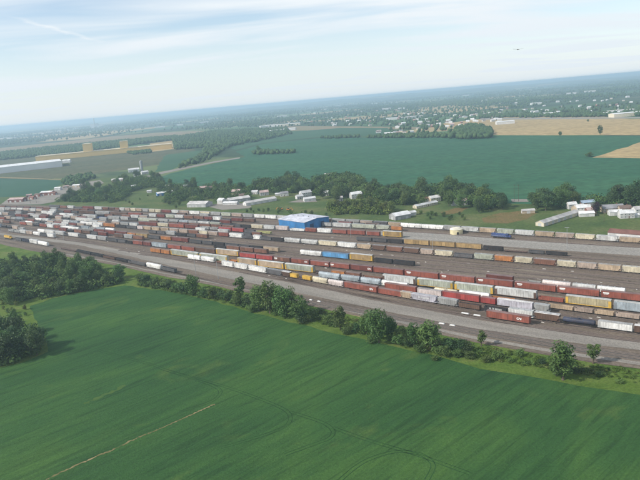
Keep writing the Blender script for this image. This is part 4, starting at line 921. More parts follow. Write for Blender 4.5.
HOUSES = [  # px, py, width, depth, eave, rise, rot, wall, roof, label, category, detail
 (18,201.6,30,14,5,2.5,-12,'red','pink','large red brown shed with pale pink roof at the gravel yard','shed','x'),
 (33,199.2,12,8,4,2,-30,'brick','red','small dark red shed in the middle of the gravel yard','shed','x'),
 (29.5,197,10,7,4,1.6,20,'red','pink','low red shed tucked behind the pale pink roofed shed','shed','x'),
 (38.5,196.4,13,8,4,1.6,-20,'red','brown','red shed with brown roof before the white roofed shed','shed','x'),
 (48,194.8,24,13,5.5,2,-10,'red','white','red shed with a bright white roof on the gravel yard','shed','x'),
 (53.5,194.9,12,8,4,2,-10,'brick','red','dark red lean shed beside the white roofed red shed','shed','x'),
 (58.5,190,13,9,4.5,1.8,-10,'white','white','small white shed behind the red sheds on gravel','shed','x'),
 (66,187.8,12,8,3.5,1.5,25,'tan','pink','small tan shed on the lane past the red sheds','shed','x'),
 (77,187,16,9,4,1.8,-10,'tan','white','tan shed with white roof where the lane enters woods','shed','x'),
 (118,181.4,24,12,4,2.5,5,'tan','pale','wide tan building with pale roof among the dark trees','barn','x'),
 (134,171.8,26,14,6,3,18,'white','white','white barn with white roof beside the tall steel silo','barn','x'),
 (144.8,174,16,9,5,2.5,30,'white','white','white farmhouse just right of the tall steel silo','house','house'),
 (137,176.5,12,8,4,2,0,'white','grey','small white cottage in trees below the silo','house','house'),
 (134.5,189,11,8,5,2.5,10,'white','white','small white house alone above the bright grass slope','house','house'),
 (149.6,192.6,8,6,3,1.4,0,'white','white','tiny white hut on the bright grass slope','shed','x'),
 (166,194.8,30,13,4.5,1.8,22,'blue','white','long blue shed with white roof below the tree belt','shed','x'),
 (168,188,9,7,4,2,0,'cream','white','tiny cream cottage behind the long blue shed','house','house'),
 (186.6,188.5,10,8,4.5,2.2,10,'white','grey','white house with grey roof half hidden in the trees','house','house'),
 (190.8,189.4,9,7,4.5,2.2,-20,'white','dark','smaller white house with dark roof half hidden in trees','house','house'),
 (203.6,190.6,12,9,5,2.5,0,'brick','pink','brick house with pinkish roof near the lone tall tree','house','house'),
 (210,190.4,14,9,4.5,2.4,0,'tan','brown','tan house with white front and brown roof in the belt','house','house'),
 (215.5,188.6,10,8,4,2,0,'cream','red','cream house with red roof at the field edge','house','house'),
 (200,206.2,32,18,4.5,3,TD+15,'grey','pale','wide grey shed with pale roof by the back row','shed','x'),
 (222.2,203.6,11,9,5.5,2.5,TD,'white','white','bright white shed next to the long pale greenhouses','shed','x'),
 (231,204.6,22,7,3,1.5,TD+20,'white','white','low white shed before the grey roofed sheds','shed','x'),
 (238.6,201.4,32,14,4.5,2.5,24,'grey','pale','grey shed with wide pale roof among the farm sheds','shed','x'),
 (236.8,194.8,13,10,6,2.6,-10,'tan','pink','tall tan house with pink roof behind the farm sheds','house','house'),
 (243,197.5,11,8,4,2,0,'brick','brown','brick cottage with brown roof behind the farm sheds','house','house'),
 (260,203,48,11,3.6,2.2,32,'white','pale','long pale greenhouse shed standing on the open grass','greenhouse','x'),
 (264.3,195.2,13,9,5,2.6,10,'white','pink','white house with pink roof behind the long greenhouse','house','house'),
 (255.2,194,10,7,4,1.8,-15,'white','white','small white cottage under trees behind the long greenhouse','house','house'),
 (284.4,196,12,8,4.5,2.2,5,'white','grey','white house with grey roof alone beneath the dense belt','house','house'),
 (278,195.6,8,5,2.8,1.2,0,'white','white','tiny white shed beside the house under the belt','shed','x'),
 (305.5,196.4,16,10,6,2.8,25,'white','white','tall white farmhouse above the gravel drive','house','house'),
 (299.5,198.8,10,7,4,2,25,'white','white','low white wing in front of the tall farmhouse','house','house'),
 (309.6,201,16,9,4,1.8,12,'white','white','white barn by the gravel drive below the farmhouse','barn','x'),
 (329,177.6,16,10,5,2.6,-5,'brick','pale','brick house with pale roof at the far edge of trees','house','house'),
 (326,195.8,8,7,5,2.2,0,'white','white','narrow white house at the left of the yellow bushes','house','house'),
 (339.6,200.6,9,7,4,2,0,'grey','pale','small grey house behind the yellow green bushes','house','house'),
 (356,198,15,10,6,2.8,15,'white','white','big white house in a gap of the tree belt','house','house'),
 (358,203.4,7,5,3.2,1.5,0,'white','white','little white garage below the big white house','shed','x'),
 (400,218.4,20,13,4.5,2.8,25,'grey','white','grey shed with white roof beside the back track','shed','x'),
 (411.6,215.2,9,6,3.5,1.6,15,'white','white','small white shed right of the white roofed grey shed','shed','x'),
 (425.5,206.2,34,7,2.8,1.6,32,'cream','white','long low white roofed house on the wooded slope','house','house'),
 (423.5,202.2,12,8,4,2,10,'white','red','white house with red roof behind the long low house','house','house'),
 (434.2,201.4,14,9,5,2.5,20,'cream','pale','cream house at the upper end of the long low house','house','house'),
 (461.5,204.8,12,10,5.5,3,10,'white','pink','white house with pink roof alone in dark trees','house','house'),
 (455.6,205.2,9,7,3.6,2,0,'grey','grey','grey shed beside the lone white house in trees','shed','x'),
 (528,213,13,6,3,1.4,-8,'tan','pale','tiny tan shed alone in the grass field','shed','x'),
 (558,220.4,62,9,3.4,2.0,37,'cream','pale','very long pale poultry shed in the grass','shed','x'),
 (571.6,208.6,9,7,5,2.2,0,'white','white','narrow white house behind the poultry shed','house','house'),
 (578.6,211.6,12,8,5,2.6,20,'tan','pale','tan house with pale roof between poultry shed and purple tree','house','house'),
 (583.2,212.4,13,9,5.5,2.6,-15,'white','white','bright white house beside the dark purple tree','house','house'),
 (586.2,216,14,8,3.4,1.6,-10,'white','white','low white shed in front of the bright white house','shed','x'),
 (590,213.8,8,7,4.5,2,0,'brick','pink','brick house with pink roof beside the purple tree','house','house'),
 (587,205.6,14,8,4,2,0,'grey','blue','grey house with bluish roof behind the white houses','house','house'),
 (612,211.8,20,11,4.6,3,-8,'tan','grey','tan house with a wide grey hipped roof','house','house'),
 (615,215,12,8,3.6,1.8,-8,'white','white','white garage in front of the grey roofed house','garage','x'),
 (624.5,212.6,11,8,5,2.4,-5,'tan','brown','tan house with brown roof behind the white cube house','house','house'),
 (626,217.6,13,9,5,2.6,-12,'white','white','white house with white roof at the meadow edge','house','house'),
 (639.5,213.6,12,8,5,2.4,0,'white','pale','white house with pale roof under the tall trees','house','house'),
 (636,217.4,5,4,2.6,1.2,0,'white','white','tiny white hut beside the white meadow edge house','shed','x'),
 (639,238.6,46,12,4.6,2.2,TD-4,'white','red','long white shed with dark red roof beside back track','shed','x'),
]
for (px, py, wd, dp, h, rise, rot, wl, rf, lb, cat, det) in HOUSES:
    if lb: house(px, py, wd, dp, h, rise, rot, wl, rf, lb, cat, None, det)
# machines, silo, tank and poles
def box_thing(name, px, py, dims, rot, label, cat, parts):
    p = G(px, py); o = empty(name, (p.x, p.y, 0.06), R(rot), label, cat)
    for nm, mb, mat, col in parts: link(nm, mb.mesh(nm, mat), o, col)
    return o
def digger(px, py, rot, label):
    b = MB(); b.extrude_y([(-2.4,1.0),(2.2,1.0),(2.4,1.9),(0.6,2.1),(-2.4,2.2)], -1.2, 1.2)
    tr_ = MB()
    for s in (-1, 1): tr_.extrude_y([(-2.3,0.5),(-1.9,0.05),(1.9,0.05),(2.3,0.5),(1.9,0.95),(-1.9,0.95)], s*1.15-0.3, s*1.15+0.3)
    c = MB(); c.extrude_y([(-0.9,2.12),(0.8,2.12),(0.5,3.3),(-0.9,3.3)], -0.75, 0.75)
    a = MB(); a.tube((1.8,0,1.7),(4.6,0,3.6),0.3,0.25,6); a.tube((4.6,0,3.6),(6.2,0,1.6),0.25,0.2,6); a.extrude_y([(5.8,1.7),(5.9,0.6),(7.0,0.7),(6.6,1.6)], -0.7, 0.7)
    return box_thing('digger', px, py, None, rot, label, 'digger', [('body', b, PAINT_CLEAN, (0.55,0.24,0.05)), ('crawler', tr_, STEEL, None), ('cab', c, GLASS, None), ('boom', a, PAINT_CLEAN, (0.55,0.24,0.05))])
digger(281, 209.8, 160, 'smaller orange digger behind the blue building'); digger(288.5, 210.4, -30, 'orange digger nearest the white hoppers behind the blue building')
def silo():
    p = G(142, 171); o = empty('silo', (p.x, p.y, 0.05), 0, 'tall blue grey steel silo beside the white barn', 'silo')
    b = MB(); b.tube((0,0,0),(0,0,24),3.2,3.2,18); link('wall', b.mesh('wall', GALV), o)
    r = MB(); r.tube((0,0,24.01),(0,0,26),3.3,0.5,18); link('roof', r.mesh('roof', GALV), o)
    b = MB(); b.box(3.22,3.5,-0.3,0.3,0,25); link('ladder', b.mesh('ladder', STEEL), o)
silo()
def cream_tank():
    p = G(456.4, 233.8); o = empty('storage_tank', (p.x, p.y, 0.22), 0, 'round cream storage tank with domed roof on the paved lot', 'storage tank')
    b = MB(); b.tube((0,0,0),(0,0,4.6),6.0,6.0,28); link('wall', b.mesh('wall', PAINT_CLEAN), o, (0.66,0.58,0.36))
    r = MB(); prev = 6.15; z = 4.605
    for rr, zz_ in ((5.2,5.2),(3.6,5.75),(1.6,6.05),(0.05,6.12)): r.tube((0,0,z),(0,0,zz_),prev,rr,28,caps=False); prev, z = rr, zz_
    link('roof', r.mesh('roof', ROOFP), o, (0.66,0.62,0.5)); b = MB(); b.box(-0.9,0.9,-6.1,-5.9,0,2.6); link('door', b.mesh('door', STEEL), o)
cream_tank()
def blue_building():
    a = G(279.2, 227.4); b = G(305.2, 231.2); c = G(320.2, 224.2)
    ex = (b - a); Lx = ex.length; ang = math.atan2(ex.y, ex.x); Ly = min((c - b).length, 42); H = 9.0
    o = empty('engine_shed', ((a.x+b.x)/2, (a.y+b.y)/2, 0.2), ang, 'bright blue engine shed with pale lilac grey roof in the middle of the yard', 'building')
    w_ = MB(); n = int(Lx/1.2); out = []
    wall = MB(); out = [(x, -y2) for x, y2 in []]
    wall.extrude_x([(0,0),(Ly,0),(Ly,H),(Ly/2,H+1.6),(0,H)], [-Lx/2, Lx/2]); link('wall', wall.mesh('wall', PAINT_CLEAN), o, (0.045,0.20,0.44))
    for i in range(n):
        x = -Lx/2+(i+0.5)*Lx/n; pb = MB(); pb.box(x-0.1, x+0.1, -0.09, -0.003, 0.4, H-0.5); link('wall_rib', pb.mesh('wall_rib', PAINT_CLEAN), o, (0.05,0.18,0.39))
    r = MB(); r.extrude_x([(-0.6,H+0.02-0.04),(Ly/2,H+1.63),(Ly+0.6,H-0.02),(Ly+0.6,H+0.25),(Ly/2,H+1.95),(-0.6,H+0.25)], [-Lx/2-0.6, Lx/2+0.6]); rf = link('roof', r.mesh('roof', ROOFP), o, (0.55,0.56,0.62))
    for i in range(5):
        v = MB(); x = -Lx/2+(i+0.5)*Lx/5; v.tube((x,Ly/2,H+1.8),(x,Ly/2,H+2.9),0.6,0.6,10); link('roof_vent', v.mesh('roof_vent', GALV), rf)
    for i in range(4):
        d = MB(); x = -Lx/2+(i+0.5)*Lx/4; d.box(x-1.6,x+1.6,-0.12,-0.004,0,2.6) ; link('door', d.mesh('door', plain('shed_door', (0.09,0.13,0.2), 0.1, 2)), o)
    for i in range(2):
        d = MB(); y = Ly*(0.28+0.44*i); d.box(Lx/2+0.004,Lx/2+0.12,y-2.6,y+2.6,0,6.0); link('door', d.mesh('door', plain('shed_track_door', (0.04,0.07,0.14), 0.1, 2)), o)
blue_building()
def pole(px, py, h, label, cat, name, light):
    p = G(px, py); o = empty(name, (p.x, p.y, 0.15), R(TD), label, cat, 'light poles in the yard' if light else 'utility poles along the fields')
    m = MB(); m.tube((0,0,0),(0,0,h),0.2,0.11,8); link('pole', m.mesh('pole', GALV if light else BARK), o)
    m = MB()
    if light:
        m.box(-1.6,1.6,-0.12,0.12,h-0.25,h-0.05)
        for x in (-1.4,-0.5,0.5,1.4): m.box(x-0.3,x+0.3,-0.42,-0.125,h-0.4,h)
        link('lamp_head', m.mesh('lamp_head', GALV), o)
    else: m.box(-1.2,1.2,-0.08,0.08,h-1.0,h-0.8); link('crossarm', m.mesh('crossarm', BARK), o)
for x, y, h, lb in ((196.2,276,21,'tall light pole right of the dark hopper near the hedge'),(218.4,279,19,'light pole above the slim hedge trees'),(351,238,18,'light pole beside the red boxcars in mid yard'),(567,249,18,'light pole on the paved lot'),(64,240.5,18,'light pole on the gravel road at the far end'),(433,254,17,'light pole between hoppers and gold boxcars')): pole(x, y, h, lb, 'light pole', 'light_pole', True)
for x, y, h, lb in ((514.5,201.5,20,'utility pole left of the concrete pad'),(518.5,201.5,20,'utility pole above the concrete pad'),(346.5,199,12,'utility pole by the yellow green bushes'),(604,222,10,'utility pole in the grass below the houses'),(30.5,203.4,12,'utility pole among the red sheds'),(36.6,203,14,'utility pole at the gravel edge')): pole(x, y, h, lb, 'pole', 'utility_pole', False)

# long industrial buildings far left
def long_block(name, pa, pb, dp, H, col, roof, label, cat, towers=(), bays=0, rot_up=True):
    a, b = G(*pa), G(*pb); d = b - a; Ln = d.length; ang = math.atan2(d.y, d.x); mid = (a + b) / 2
    o = empty(name, (mid.x, mid.y, 0.1), ang, label, cat)
    m = MB(); m.box(-Ln/2, Ln/2, 0, dp, 0, H); fm = plain('factory_sheet', col, 0.06, 0.02); link('wall', m.mesh('wall', fm), o)
    m = MB(); m.box(-Ln/2-0.5, Ln/2+0.5, -0.5, dp+0.5, H+0.01, H+0.8); link('roof', m.mesh('roof', ROOFP), o, roof)
    for i in range(bays):
        m = MB(); x = -Ln/2+(i+0.5)*Ln/bays; m.box(x-Ln/bays*0.3, x+Ln/bays*0.3, -0.15, -0.01, H*0.15, H*0.55); link('wall_panel', m.mesh('wall_panel', fm), o)
    for x0, x1, th in towers:
        m = MB(); m.box(-Ln/2+Ln*x0, -Ln/2+Ln*x1, 3, dp*0.8, H+0.81, th); t_ = link('tower', m.mesh('tower', fm), o)
        m = MB(); m.box(-Ln/2+Ln*x0-0.5, -Ln/2+Ln*x1+0.5, 2.5, dp*0.8+0.5, th+0.01, th+0.9); link('tower_roof', m.mesh('tower_roof', ROOFP), t_, roof)
    return o
long_block('factory', (36,161.6), (172,148.4), 60, 17, (0.72,0.50,0.19), (0.60,0.52,0.36), 'very long yellow factory with two square towers', 'factory', [(0.345,0.405,46),(0.615,0.67,43)], 22)
long_block('warehouse', (-40,178.2), (62.5,166.6), 120, 17, (0.66,0.66,0.65), (0.78,0.78,0.77), 'long white warehouse beside the yellow factory', 'warehouse', (), 18)
house(67, 162.8, 26, 14, 8, 3, 0, 'white', 'white', 'small white hall at the end of the long warehouse', 'warehouse', None, 'x')
def smokestack():
    p = G(95, 127.9); o = empty('power_station', (p.x, p.y, 0), 0, 'faint power station with a tall stack on the horizon', 'power station')
    m = MB(); m.tube((0,0,0),(0,0,141.5),9,6,14); link('stack', m.mesh('stack', CONCRETE), o)
    m = MB(); m.box(-70,40,14,60,0,62); link('boiler_house', m.mesh('boiler_house', PAINT_CLEAN), o, (0.5,0.5,0.5)); m = MB(); m.box(41,120,5,55,0,34); link('turbine_hall', m.mesh('turbine_hall', PAINT_CLEAN), o, (0.55,0.55,0.54))
smokestack()
# far town: white specks, each a small building of its own
def far_building_mesh(wd, dp, h, rise, wl, rf):
    a, b = gable(wd, dp, h, rise, 0.4, 0.3); k = len(a.v); a.v += b.v; a.f += [tuple(i+k for i in f) for f in b.f]; a.m += [1]*len(b.f)
    return a.mesh('house', FARW[wl], FARR[rf])
FARW = {k: plain('far_wall_'+k, WALLC[k], 0.1, 0.2) for k in ('white','cream','grey','tan','brick')}
FARR = {k: plain('far_roof_'+k, ROOFC[k], 0.1, 0.2) for k in ('white','pale','grey','brown','pink')}
rnd = random.Random(21)
FARM = [far_building_mesh(*a) for a in ((14,10,5,3,'white','white'),(16,10,6,3,'white','pale'),(13,9,5,3,'cream','grey'),(15,10,5,3,'white','brown'),(14,10,6,3,'brick','pink'),(18,11,6,3,'white','white'))]
HALLM = [far_building_mesh(*a) for a in ((60,26,9,2,'white','white'),(90,30,10,2,'white','pale'),(120,40,11,2,'cream','white'),(50,25,9,2,'grey','white'))]
TOWN = [((322,112),(470,108),(478,124),(330,128),70,'houses of the far town'), ((394,113),(484,112),(484,127),(396,131),44,'houses of the far town'), ((480,112.5),(502,111),(502,121),(480,122.5),14,'houses by the stubble field'), ((500,104),(640,96),(640,114),(500,115.5),46,'houses in the woods beyond the stubble'),
        ((375,131),(420,131),(416,136.2),(375,136.2),12,'houses behind the hedge line'), ((270,112),(330,108),(330,122),(270,126),22,'far specks of houses'), ((30,127),(120,117),(160,126),(30,140),22,'far pale sheds on the plain')]
nearest_names = {}
for a, b, c, d, n, grp in TOWN:
    poly = [a, b, c, d]
    for i in range(n):
        while True:
            x = rnd.uniform(min(q[0] for q in poly), max(q[0] for q in poly)); y = rnd.uniform(min(q[1] for q in poly), max(q[1] for q in poly))
            if poly_contains(poly, x, y): break
        o = link('far_house', rnd.choice(FARM)); o.location = G(x, y); o.rotation_euler = (0, 0, rnd.uniform(-0.4, 0.4)); s = rnd.uniform(0.7, 1.1); o.scale = (s, s, s)
        tag(o, {'houses of the far town': 'small pale house in the spread of the far town', 'houses by the stubble field': 'small pale house in the cluster beside the stubble field', 'houses in the woods beyond the stubble': 'small pale house among woods past the stubble field',
                'houses behind the hedge line': 'small white house behind the hedge of the bean field', 'far specks of houses': 'white speck of a house left of the far town', 'far pale sheds on the plain': 'pale shed on the plain beyond the yellow factory'}[grp], 'house', grp)
halls = [(273,126.6,1),(290,125.6,2),(276,132.2,0),(290,130.2,0),(265,127.3,0),(374,104,1),(395,103.2,1),(386,109.6,1),(401,109.2,0),(392,119.8,0),(414,118.4,1),(436,102,2),(466,95.8,1),(464,100.2,0),(620,113.2,1),(612,115,0),(630,116,2),(547,115.5,0),(505,124,0),(536,104.6,0),(487,101,1),(496,99.6,0),(515,101.4,0),
         (4,139.2,2),(12,138.8,1),(40,134.6,1),(50,132.6,1),(58,131.2,1),(67,130.4,0),(76,129,1),(112,119,1),(130,120.4,0),(56,123.4,1),(64,121.8,1),(80,120.4,1),(140,114.6,2),(152,116,0),(328,109.6,1),(338,106.2,1),(204,123,1),(282,116.8,1),(360,100.6,2),(572,94,1),(590,92,1),(180,125.5,0),(160,127.8,1)]
for x, y, k in halls:
    o = link('far_hall', HALLM[k]); o.location = G(x, y); o.rotation_euler = (0, 0, rnd.uniform(-0.3, 0.3)); tag(o, 'long white hall, a pale bar on the far plain', 'hall', 'white halls on the far plain')

# ------------------------------------------------------------------ trees
def crown_mesh(name, h, wd, mat, seed, base=0.18, lobes=26, leaves=52, leaf=0.85, shape='oval'):
    rg = np.random.RandomState(seed); V = []; F = []
    ch = h * (1 - base); cz = h * base + ch / 2; cents = []
    while len(cents) < lobes:
        u = rg.uniform(-1, 1, 3)
        if np.dot(u, u) > 1 or np.dot(u, u) < 0.12: continue
        f = 1.0
        if shape == 'cone': f = 1 - 0.45 * (u[2] + 1) / 2
        if shape == 'flat': f = 0.75 + 0.35 * (u[2] + 1) / 2
        cents.append((u[0] * wd * 0.36 * f, u[1] * wd * 0.36 * f, cz + u[2] * ch * 0.40))
    for c in cents:
        r = wd * rg.uniform(0.13, 0.22)
        n = rg.normal(size=(leaves, 3)); n /= np.linalg.norm(n, axis=1)[:, None]
        p = np.array(c) + n * (r * rg.uniform(0.7, 1.08, (leaves, 1))) * np.array([1, 1, 0.85])
        nn = n * 0.8 + rg.normal(size=(leaves, 3)) * 0.55 + np.array([0, 0, 0.25]); nn /= np.linalg.norm(nn, axis=1)[:, None]
        t = np.cross(nn, rg.normal(size=(leaves, 3))); t /= np.linalg.norm(t, axis=1)[:, None]; bb = np.cross(nn, t)
        s = leaf * rg.uniform(0.55, 1.15, (leaves, 1)); k = rg.uniform(0.6, 1.0, (leaves, 1))
        q = np.stack([p - t*s*0.5 - bb*s*0.2*k, p + t*s*0.1 - bb*s*0.5*k, p + t*s*0.55 + bb*s*0.1, p - t*s*0.05 + bb*s*0.5*k], 1).reshape(-1, 3)
        V.append(q)
    V = np.concatenate(V); nq = len(V) // 4
    me = bpy.data.meshes.new(name); me.vertices.add(len(V)); me.vertices.foreach_set('co', V.astype(np.float32).ravel())
    me.loops.add(nq*4); me.loops.foreach_set('vertex_index', np.arange(nq*4, dtype=np.int32)); me.polygons.add(nq)
    me.polygons.foreach_set('loop_start', np.arange(0, nq*4, 4, dtype=np.int32)); me.materials.append(mat); me.update(calc_edges=True)
    return me
def trunk_mesh(h, wd, base, seed):
    rnd = random.Random(seed); mb = MB(); top = h*(base+0.45); r0 = 0.018*h+0.06
    mb.tube((0,0,-0.2),(0.1,0.05,h*base),r0*1.3,r0*0.9,7); mb.tube((0.1,0.05,h*base),(0.2,-0.1,top),r0*0.9,r0*0.35,7)
    for i in range(5):
        a = rnd.uniform(0, 6.28); z = h*(base+rnd.uniform(-0.02, 0.22)); q = wd*rnd.uniform(0.2, 0.34)
        mb.tube((0.12,0,z),(q*math.cos(a),q*math.sin(a),z+h*rnd.uniform(0.12,0.28)),r0*0.42,r0*0.14,5)
    return mb.mesh('trunk', BARK)
VAR = {}
def variant(key, h, wd, mat, base, shape, n=2, **kw):
    VAR[key] = [(crown_mesh('crown', h, wd, mat, 11*i+hash_(key), base, shape=shape, **kw), trunk_mesh(h, wd, base, i), h, wd) for i in range(n)]
def hash_(s): return sum(ord(c)*(i+3) for i, c in enumerate(s)) % 1000
variant('broad', 16, 14, LEAF, 0.03, 'oval', 3, lobes=40, leaves=70)
variant('tall', 18, 9, LEAF, 0.03, 'oval', 3, lobes=40, leaves=60, leaf=0.8)
variant('slim', 16, 6, LEAF, 0.12, 'oval', 2, lobes=24, leaves=50, leaf=0.75)
variant('dark', 18, 14, LEAF_DARK, 0.06, 'oval', 3, lobes=32, leaves=60, leaf=0.95)
variant('yellow', 11, 9, LEAF_YEL, 0.08, 'cone', 2, lobes=24, leaves=48, leaf=0.75)
variant('bush', 5, 6.5, LEAF, 0.0, 'flat', 2, lobes=16, leaves=44, leaf=0.6)
variant('darkbush', 5, 7, LEAF_DARK, 0.0, 'flat', 2, lobes=16, leaves=44, leaf=0.6)
PURPLE = leaf_mat('leaves_purple', (0.022, 0.012, 0.018), (0.035, 0.018, 0.026), (0.05, 0.028, 0.035))
variant('purple', 11, 10, PURPLE, 0.08, 'oval', 1, lobes=24, leaves=50)
def tree(key, p, h, wd, label, group, rnd, cat='tree'):
    cr, tk, H, W = rnd.choice(VAR[key])
    bush = key in ('bush', 'darkbush')
    o = empty('bush' if bush else 'tree', (p.x, p.y, 0.0), rnd.uniform(0, 6.28), label, cat, group)
    sx = wd / W; sz = h / H; o.scale = (sx, sx * rnd.uniform(0.9, 1.1), sz)
    link('crown', cr, o)
    link('stem' if bush else 'trunk', tk, o)
    return o
trnd = random.Random(77)
# hedgerow, one by one: kind, column, base row, height and width in picture pixels, label
HEDGE = [
 ('broad',193.5,295,21,14,'rounded green tree at the left end of the hedgerow'), ('tall',213.5,299,13,9,'short tree just left of the slim tall hedge tree'), ('slim',241,304,33,11,'slim tall tree standing alone in the hedgerow'), ('broad',237,306,14,10,'low tree at the foot of the slim tall tree'),
 ('broad',259,311,27,15,'leftmost tree of the big clump in the hedgerow'), ('tall',270,313.5,34,17,'tallest tree of the big hedgerow clump'), ('broad',284,317.5,33,19,'wide tree in the middle of the big hedgerow clump'), ('tall',299.5,321,28,17,'pale tree at the right of the big hedgerow clump'), ('broad',276,308,26,14,'tree at the back of the big hedgerow clump'), ('broad',292,314,28,13,'tree behind the pale tree of the big clump'),
 ('tall',340.5,330,25,12,'single tall tree between the two hedgerow clumps'), ('broad',366.5,335,25,12,'left tree of the second hedgerow clump'), ('broad',379,343,37,22,'large tree dominating the second hedgerow clump'), ('broad',391,339,24,13,'right tree of the second hedgerow clump'), ('broad',402,341,17,12,'low tree right of the second hedgerow clump'),
 ('tall',414,346.5,25,13,'left tree of the third hedgerow clump'), ('tall',430.5,349.5,30,19,'broad tall tree of the third hedgerow clump'), ('broad',424,347,24,14,'tree inside the third hedgerow clump'), ('slim',481.5,346,19,9,'small tree right of the low dark thicket'),
 ('tall',563,380,41,23,'largest tree alone near the right of the verge'), ('slim',593,363.5,25,12,'thin open tree on the gravel edge right of the big tree'), ('broad',556,376,20,12,'small tree leaning on the largest verge tree'),
]
for k, x, y, h, wd, lb in HEDGE:
    p = G(x, y); m = px_per_m(p); tree(k, p, h/m*1.05, wd/m*1.3, lb, 'trees of the hedgerow', trnd)
HB = [('bush',315,319.5,9,11),('bush',328,323.5,9,11),('darkbush',319,316,7,10),('bush',350,331,8,11),('darkbush',357,333,9,11),('bush',398,345,10,11),('darkbush',407,347,9,10),('bush',444.5,357,11,10),('darkbush',449,350,11,13),('darkbush',458,351,11,14),('darkbush',467,352,9,14),('bush',457,357,8,12),('bush',470,358,7,12),('bush',497,357,6,11),('bush',520,356,8,10),('darkbush',541,364,5,10),
      ('darkbush',577,373,7,12),('bush',585,372,5,10),('bush',486,362,7,10),('darkbush',248,305,10,12),('bush',228,301,9,12),('darkbush',222,299,8,10),('bush',205,297,9,12),('darkbush',184,292,9,13),('bush',177,290,8,12),('darkbush',170,288.5,8,12),('bush',163,287,8,12),('bush',155,286,8,12),('darkbush',148,283.5,8,12),('bush',141,281.5,8,12),('bush',308,322,8,9),('darkbush',302,324,7,9),('bush',346,334,7,10),('bush',372,343,7,10),('bush',420,352,8,12),('bush',438,354,8,12),('bush',600,376,5,9),('bush',252,312,8,10),('bush',435,360,5,9),('bush',620,383,4,9)]
for i, (k, x, y, h, wd) in enumerate(HB):
    p = G(x, y); m = px_per_m(p)
    tree(k, p, h/m*1.15, wd/m*1.3, ('bright' if k == 'bush' else 'dark') + ' green bush filling the gaps of the hedgerow', 'bushes between the hedgerow trees' if k == 'bush' else 'dark bushes between the hedgerow trees', trnd, 'bush')
NEARH = set()
def tree_label(x, y, base):
    best = None
    for hx, hy, *_, lb, ca, de in HOUSES:
        if not lb or len(lb.split()) > 12: continue
        dx, dy = x - hx, (y - hy) * 2.2; d = math.hypot(dx, dy)
        if d < 20 and (best is None or d < best[0]): best = (d, dx, dy, lb)
    if not best: return base
    d, dx, dy, lb = best
    rel = ('right of' if dx > 0 else 'left of') if abs(dx) > abs(dy) else ('before' if dy > 0 else 'behind')
    t = f'tree {rel} the {lb}'
    if t in NEARH: return base
    NEARH.add(t); return t
def scatter(poly, n, kinds, hpx, wr, label, group, cat='tree', mind=3.0, seed=1, hm=None):
    rnd = random.Random(seed); pts = []; tries = 0
    xs = [q[0] for q in poly]; ys = [q[1] for q in poly]
    while len(pts) < n and tries < n*200:
        tries += 1; x, y = rnd.uniform(min(xs), max(xs)), rnd.uniform(min(ys), max(ys))
        if not poly_contains(poly, x, y): continue
        if any(((x-a)/mind)**2 + ((y-b)/(mind*0.4))**2 < 1 for a, b in pts): continue
        pts.append((x, y)); p = G(x, y); m = px_per_m(p); k = rnd.choice(kinds)
        h = (rnd.uniform(*hm)*(1.22 if y < 225 else 1.0) if hm else rnd.uniform(*hpx)/m) 
        tree(k, p, h, h*rnd.uniform(*wr), tree_label(x, y, label) if cat == 'tree' and y < 225 else label, group, rnd, cat)
    return pts
scatter([(-8,290),(0,262),(38,262),(60,264),(96,272),(112,273),(134,281),(126,284.5),(98,289),(67,295.5),(40,299),(22,304),(8,306)], 50, ['broad','broad','tall','dark'], None, (0.6,0.95), 'green tree of the wood between yard and bean field', 'trees of the yardside wood', mind=6, seed=4, hm=(9,16))
scatter([(42,265),(60,264),(100,272),(126,281),(118,284),(96,288),(80,291)], 14, ['tall','broad'], None, (0.5,0.7), 'tall green tree on the crest of the yardside wood', 'tall trees of the yardside wood', mind=6, seed=14, hm=(16,20))
scatter([(0,300),(26,309),(28,318),(8,315),(-10,300)], 9, ['bush','yellow'], None, (0.9,1.3), 'pale green scrub in the gap between the two woods', 'scrub between the woods', 'bush', 5, 5, (3,5))
scatter([(-30,330),(10,326),(32,334),(44,347),(42,354),(24,362),(0,369),(-40,372)], 18, ['dark','dark','broad'], None, (0.75,1.0), 'dark tree of the shaded wood at the field corner', 'trees of the dark corner wood', mind=8, seed=6, hm=(13,20))
